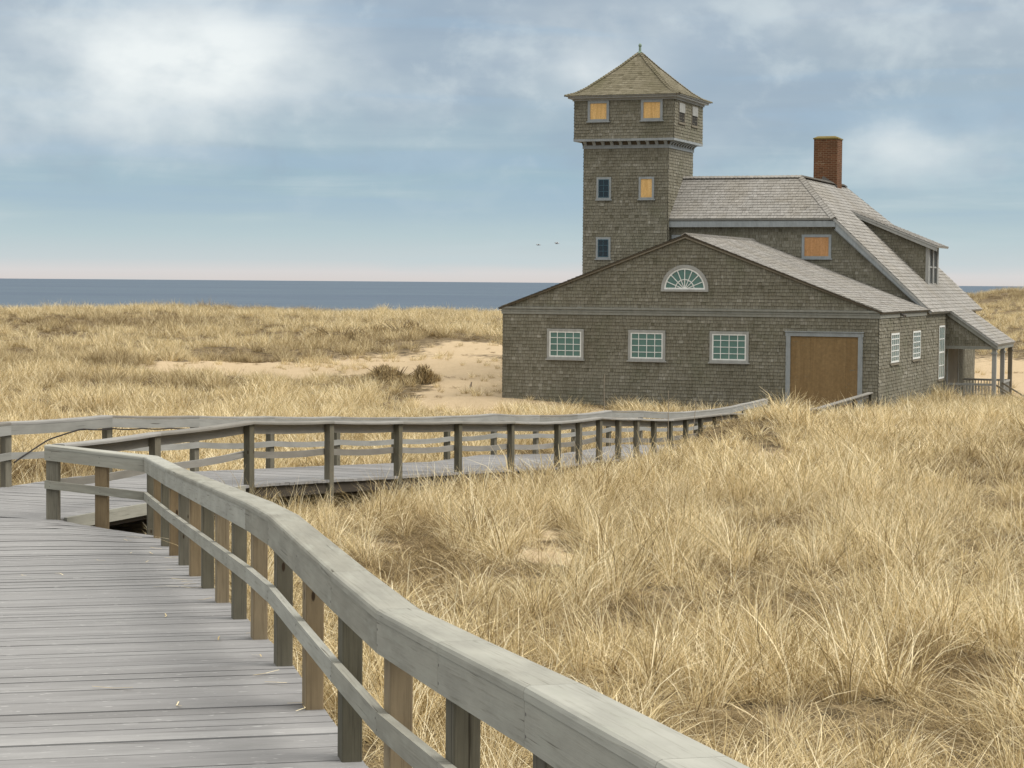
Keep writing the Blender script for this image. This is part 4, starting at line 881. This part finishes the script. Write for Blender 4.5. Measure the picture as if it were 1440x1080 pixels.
for k in range(2): TUFTS.append(tuft('grass_tuft', 14, .75, 1.15, .02, .30, .25, .07, .0080, 4, (.3, 1)))         # 11-12 tall sparse
for k in range(4): TUFTS.append(tuft('grass_tuft', 72, .32, .80, .06, .85, .5, .26, .018, 3, (.1, 1)))            # 13-16 distant clumps
for k in range(2): TUFTS.append(tuft('grass_tuft', 75, .2, .5, .7, 1.45, .3, .34, .018, 3, (0, .75)))             # 17-18 distant mat
for k in range(2): TUFTS.append(tuft('grass_tuft', 12, .75, 1.30, .55, 1.35, .6, .20, .0105, 5, (.7, 1)))         # 19-20 loose pale straws

HOLLOW = [(at(px, py, 1.0), ra, rb) for px, py, ra, rb in ((1110, 850, .75, .9), (960, 700, .7, 1.3), (1010, 800, .5, .7), (660, 870, .45, .5), (690, 800, .4, .6), (1290, 720, .6, 1.0), (950, 950, .6, .5), (1180, 880, .5, .5), (900, 720, .6, 1.0), (560, 760, .4, .8), (930, 640, .7, 1.4), (1370, 640, .9, 1.6))]
HOLLOW = [(-3.05 / (d.z - CAMZ), d, ra, rb) for d, ra, rb in HOLLOW]         # where that line of sight meets the ground, 3.05 m below the eye
HOLLOW = [(d.x * k, k, ra, rb) for k, d, ra, rb in HOLLOW]
def hollows(X, Y):
    h = np.zeros(np.shape(X))
    for hx, hy, ra, rb in HOLLOW: h = np.maximum(h, np.clip(1.5 - 1.2 * np.hypot((X - hx) / ra, (Y - hy) / rb) + .9 * (fbm(X, Y, .7, 311, 2) - .5), 0, 1))
    return h
pts, rot, scl, idx, tint = [], [], [], [], []
def scatter(Y0, Y1, dens, near):
    """tufts over the wedge the picture shows (and some way to each side of it)"""
    hw = .31
    area = hw * (Y1 ** 2 - Y0 ** 2); n = int(area * dens)
    Y = np.sqrt(rng.uniform(Y0 ** 2, Y1 ** 2, n)); X = rng.uniform(-hw, hw, n) * Y + 0
    b = bareness(X, Y); b = b + (.35 + 1.0 * np.clip(b, 0, 1)) * (fbm(X, Y, 2.2, 51) - .5) + .55 * np.clip(b, 0, 1) * (fbm(X, Y, .8, 57, 2) - .5)
    patch = fbm(X, Y, 5.5, 77); fine = fbm(X, Y, 1.5, 33); dead = fbm(X, Y, 2.6, 91, 2)
    keep = (rng.random(n) > np.clip(b * 1.9 - .25, 0, .90)) & (rng.random(n) < np.clip(.75 + 1.2 * (fine - .30), .4, 1)) & ~in_house(X, Y, .1) & ~on_near(X, Y, .03) & ~on_far(X, Y, .05)
    X, Y, patch, fine, dead, b = X[keep], Y[keep], patch[keep], fine[keep], dead[keep], b[keep]; n = len(X); Z = height(X, Y); ok0 = Z > .6
    px, py = pix(X, Y, Z)
    r = rng.random(n); clump = fbm(X, Y, 1.25, 133, 2); hollow = clump < .46
    if near: ix = np.where(r < .40, rng.integers(0, 4, n), np.where(r < .78, rng.integers(4, 8, n), np.where(r < .90, rng.integers(8, 11, n), np.where(r < .93, rng.integers(11, 13, n), rng.integers(19, 21, n)))))
    else: ix = np.where(r < .78, rng.integers(13, 17, n), rng.integers(17, 19, n))
    mat_ = rng.integers(8, 11, n) if near else rng.integers(17, 19, n)
    ix = np.where(hollow & (r < .80), mat_, ix)
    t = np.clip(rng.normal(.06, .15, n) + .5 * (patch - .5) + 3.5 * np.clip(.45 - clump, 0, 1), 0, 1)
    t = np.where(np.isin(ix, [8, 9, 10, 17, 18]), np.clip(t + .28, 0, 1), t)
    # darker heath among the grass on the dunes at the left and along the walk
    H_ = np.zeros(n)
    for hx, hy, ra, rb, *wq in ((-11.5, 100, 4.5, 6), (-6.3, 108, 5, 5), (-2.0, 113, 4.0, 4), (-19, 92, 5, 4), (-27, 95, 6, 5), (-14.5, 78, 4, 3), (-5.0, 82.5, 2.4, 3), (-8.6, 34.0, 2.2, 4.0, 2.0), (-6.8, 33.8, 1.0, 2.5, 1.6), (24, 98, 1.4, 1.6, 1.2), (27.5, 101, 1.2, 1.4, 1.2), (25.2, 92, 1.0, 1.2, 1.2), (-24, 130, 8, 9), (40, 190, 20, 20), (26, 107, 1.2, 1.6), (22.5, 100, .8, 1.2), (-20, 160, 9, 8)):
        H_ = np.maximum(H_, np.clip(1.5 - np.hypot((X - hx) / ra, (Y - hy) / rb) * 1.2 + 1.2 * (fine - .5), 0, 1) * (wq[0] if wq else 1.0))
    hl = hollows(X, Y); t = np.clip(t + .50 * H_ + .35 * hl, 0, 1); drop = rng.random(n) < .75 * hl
    s_ = rng.uniform(.60, 1.15, n) * np.maximum(.58, .20 + 1.22 * clump) * (.75 + .5 * patch) * (1 - .35 * np.clip(b, 0, 1))
    s_ = np.where(Y < 13, s_ * .82, s_)
    # lower next to the boardwalk and house so they stay clear
    s_ = np.where(on_near(X, Y, .45) | on_far(X, Y, 1.1), s_ * .60, s_); s_ = s_ * (1 - .35 * np.clip(bareness(X + 0, Y + 5), 0, 1) * (Y > 60))
    ok = ok0 & ~drop
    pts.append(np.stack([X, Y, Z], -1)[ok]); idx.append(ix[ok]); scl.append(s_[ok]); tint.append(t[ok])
    rot.append(np.stack([rng.normal(0, .12, n), rng.normal(.05, .12, n), rng.uniform(0, 6.283, n)], -1)[ok])
scatter(3.5, 20, 20, True); scatter(20, 34, 14, True); scatter(34, 60, 8, False); 
def thatch(Y0, Y1, dens, near):
    """a mat of fallen straw between the standing tufts"""
    hw = .31; n = int(hw * (Y1 ** 2 - Y0 ** 2) * dens); Y = np.sqrt(rng.uniform(Y0 ** 2, Y1 ** 2, n)); X = rng.uniform(-hw, hw, n) * Y
    b = bareness(X, Y); k = (rng.random(n) > np.clip(b * 2.2, 0, .97)) & ~in_house(X, Y, .3) & ~on_near(X, Y, .25) & ~on_far(X, Y, .3); X, Y = X[k], Y[k]; n = len(X)
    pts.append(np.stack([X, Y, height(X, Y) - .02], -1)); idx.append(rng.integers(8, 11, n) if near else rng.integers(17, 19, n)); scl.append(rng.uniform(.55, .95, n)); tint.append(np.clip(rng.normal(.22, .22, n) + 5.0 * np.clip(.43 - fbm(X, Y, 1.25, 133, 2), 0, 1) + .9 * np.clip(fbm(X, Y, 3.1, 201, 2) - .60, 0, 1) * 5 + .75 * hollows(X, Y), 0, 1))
    rot.append(np.stack([rng.normal(0, .1, n), rng.normal(0, .1, n), rng.uniform(0, 6.283, n)], -1))
thatch(3.5, 20, 12, True); thatch(20, 34, 7, True); thatch(34, 60, 3, False)
scatter(60, 100, 6.0, False); scatter(100, 175, 2.8, False); scatter(175, 235, 1.3, False)
m_ = MB(); rg = random.Random(5)
for k in range(50):
    n = rg.uniform(1, 17); s_ = abs(rg.gauss(0, .22)) + .02 if k < 40 else rg.uniform(.3, 2.6); P = near_edge(n) + NEAR_L * s_; L = rg.uniform(.05, .24); a = rg.uniform(0, 6.283); d = Vector((math.cos(a), math.sin(a), 0)); sd = Vector((-d.y, d.x, 0)) * .0035; b = sd * rg.uniform(-9, 9)
    q = [P, P + d * L * .5 + b, P + d * L]; q = [Vector((v.x, v.y, near_z(v) + .006 + .012 * rg.random())) for v in q]
    for u_, v_ in zip(q, q[1:]): m_.face([u_ - sd, u_ + sd, v_ + sd, v_ - sd], rg.uniform(.2, .9))
tag(m_.build('fallen_straw', 'dry_grass'), 'broken bits of straw lying on the near boardwalk', 'straw', kind='stuff')
pts = np.concatenate(pts); rot = np.concatenate(rot); scl = np.concatenate(scl); idx = np.concatenate(idx); tint = np.concatenate(tint)
print('tufts', len(pts))
me = bpy.data.meshes.new('dune_grass'); me.from_pydata(pts.tolist(), [], [])
for nm, ty, data in (('rot', 'FLOAT_VECTOR', rot), ('scl', 'FLOAT', scl), ('tint', 'FLOAT', tint), ('idx', 'INT', idx)):
    a = me.attributes.new(nm, ty, 'POINT'); a.data.foreach_set('vector' if ty == 'FLOAT_VECTOR' else 'value', np.ascontiguousarray(data).ravel())
gr = bpy.data.objects.new('dune_grass', me); COL.objects.link(gr); tag(gr, 'dry straw coloured dune grass covering the sand all around', 'grass', kind='stuff')
ng = bpy.data.node_groups.new('grass_scatter', 'GeometryNodeTree')
ng.interface.new_socket('Geometry', in_out='INPUT', socket_type='NodeSocketGeometry'); ng.interface.new_socket('Geometry', in_out='OUTPUT', socket_type='NodeSocketGeometry')
N = ng.nodes; Lk = ng.links
gi = N.new('NodeGroupInput'); go = N.new('NodeGroupOutput'); jn = N.new('GeometryNodeJoinGeometry')
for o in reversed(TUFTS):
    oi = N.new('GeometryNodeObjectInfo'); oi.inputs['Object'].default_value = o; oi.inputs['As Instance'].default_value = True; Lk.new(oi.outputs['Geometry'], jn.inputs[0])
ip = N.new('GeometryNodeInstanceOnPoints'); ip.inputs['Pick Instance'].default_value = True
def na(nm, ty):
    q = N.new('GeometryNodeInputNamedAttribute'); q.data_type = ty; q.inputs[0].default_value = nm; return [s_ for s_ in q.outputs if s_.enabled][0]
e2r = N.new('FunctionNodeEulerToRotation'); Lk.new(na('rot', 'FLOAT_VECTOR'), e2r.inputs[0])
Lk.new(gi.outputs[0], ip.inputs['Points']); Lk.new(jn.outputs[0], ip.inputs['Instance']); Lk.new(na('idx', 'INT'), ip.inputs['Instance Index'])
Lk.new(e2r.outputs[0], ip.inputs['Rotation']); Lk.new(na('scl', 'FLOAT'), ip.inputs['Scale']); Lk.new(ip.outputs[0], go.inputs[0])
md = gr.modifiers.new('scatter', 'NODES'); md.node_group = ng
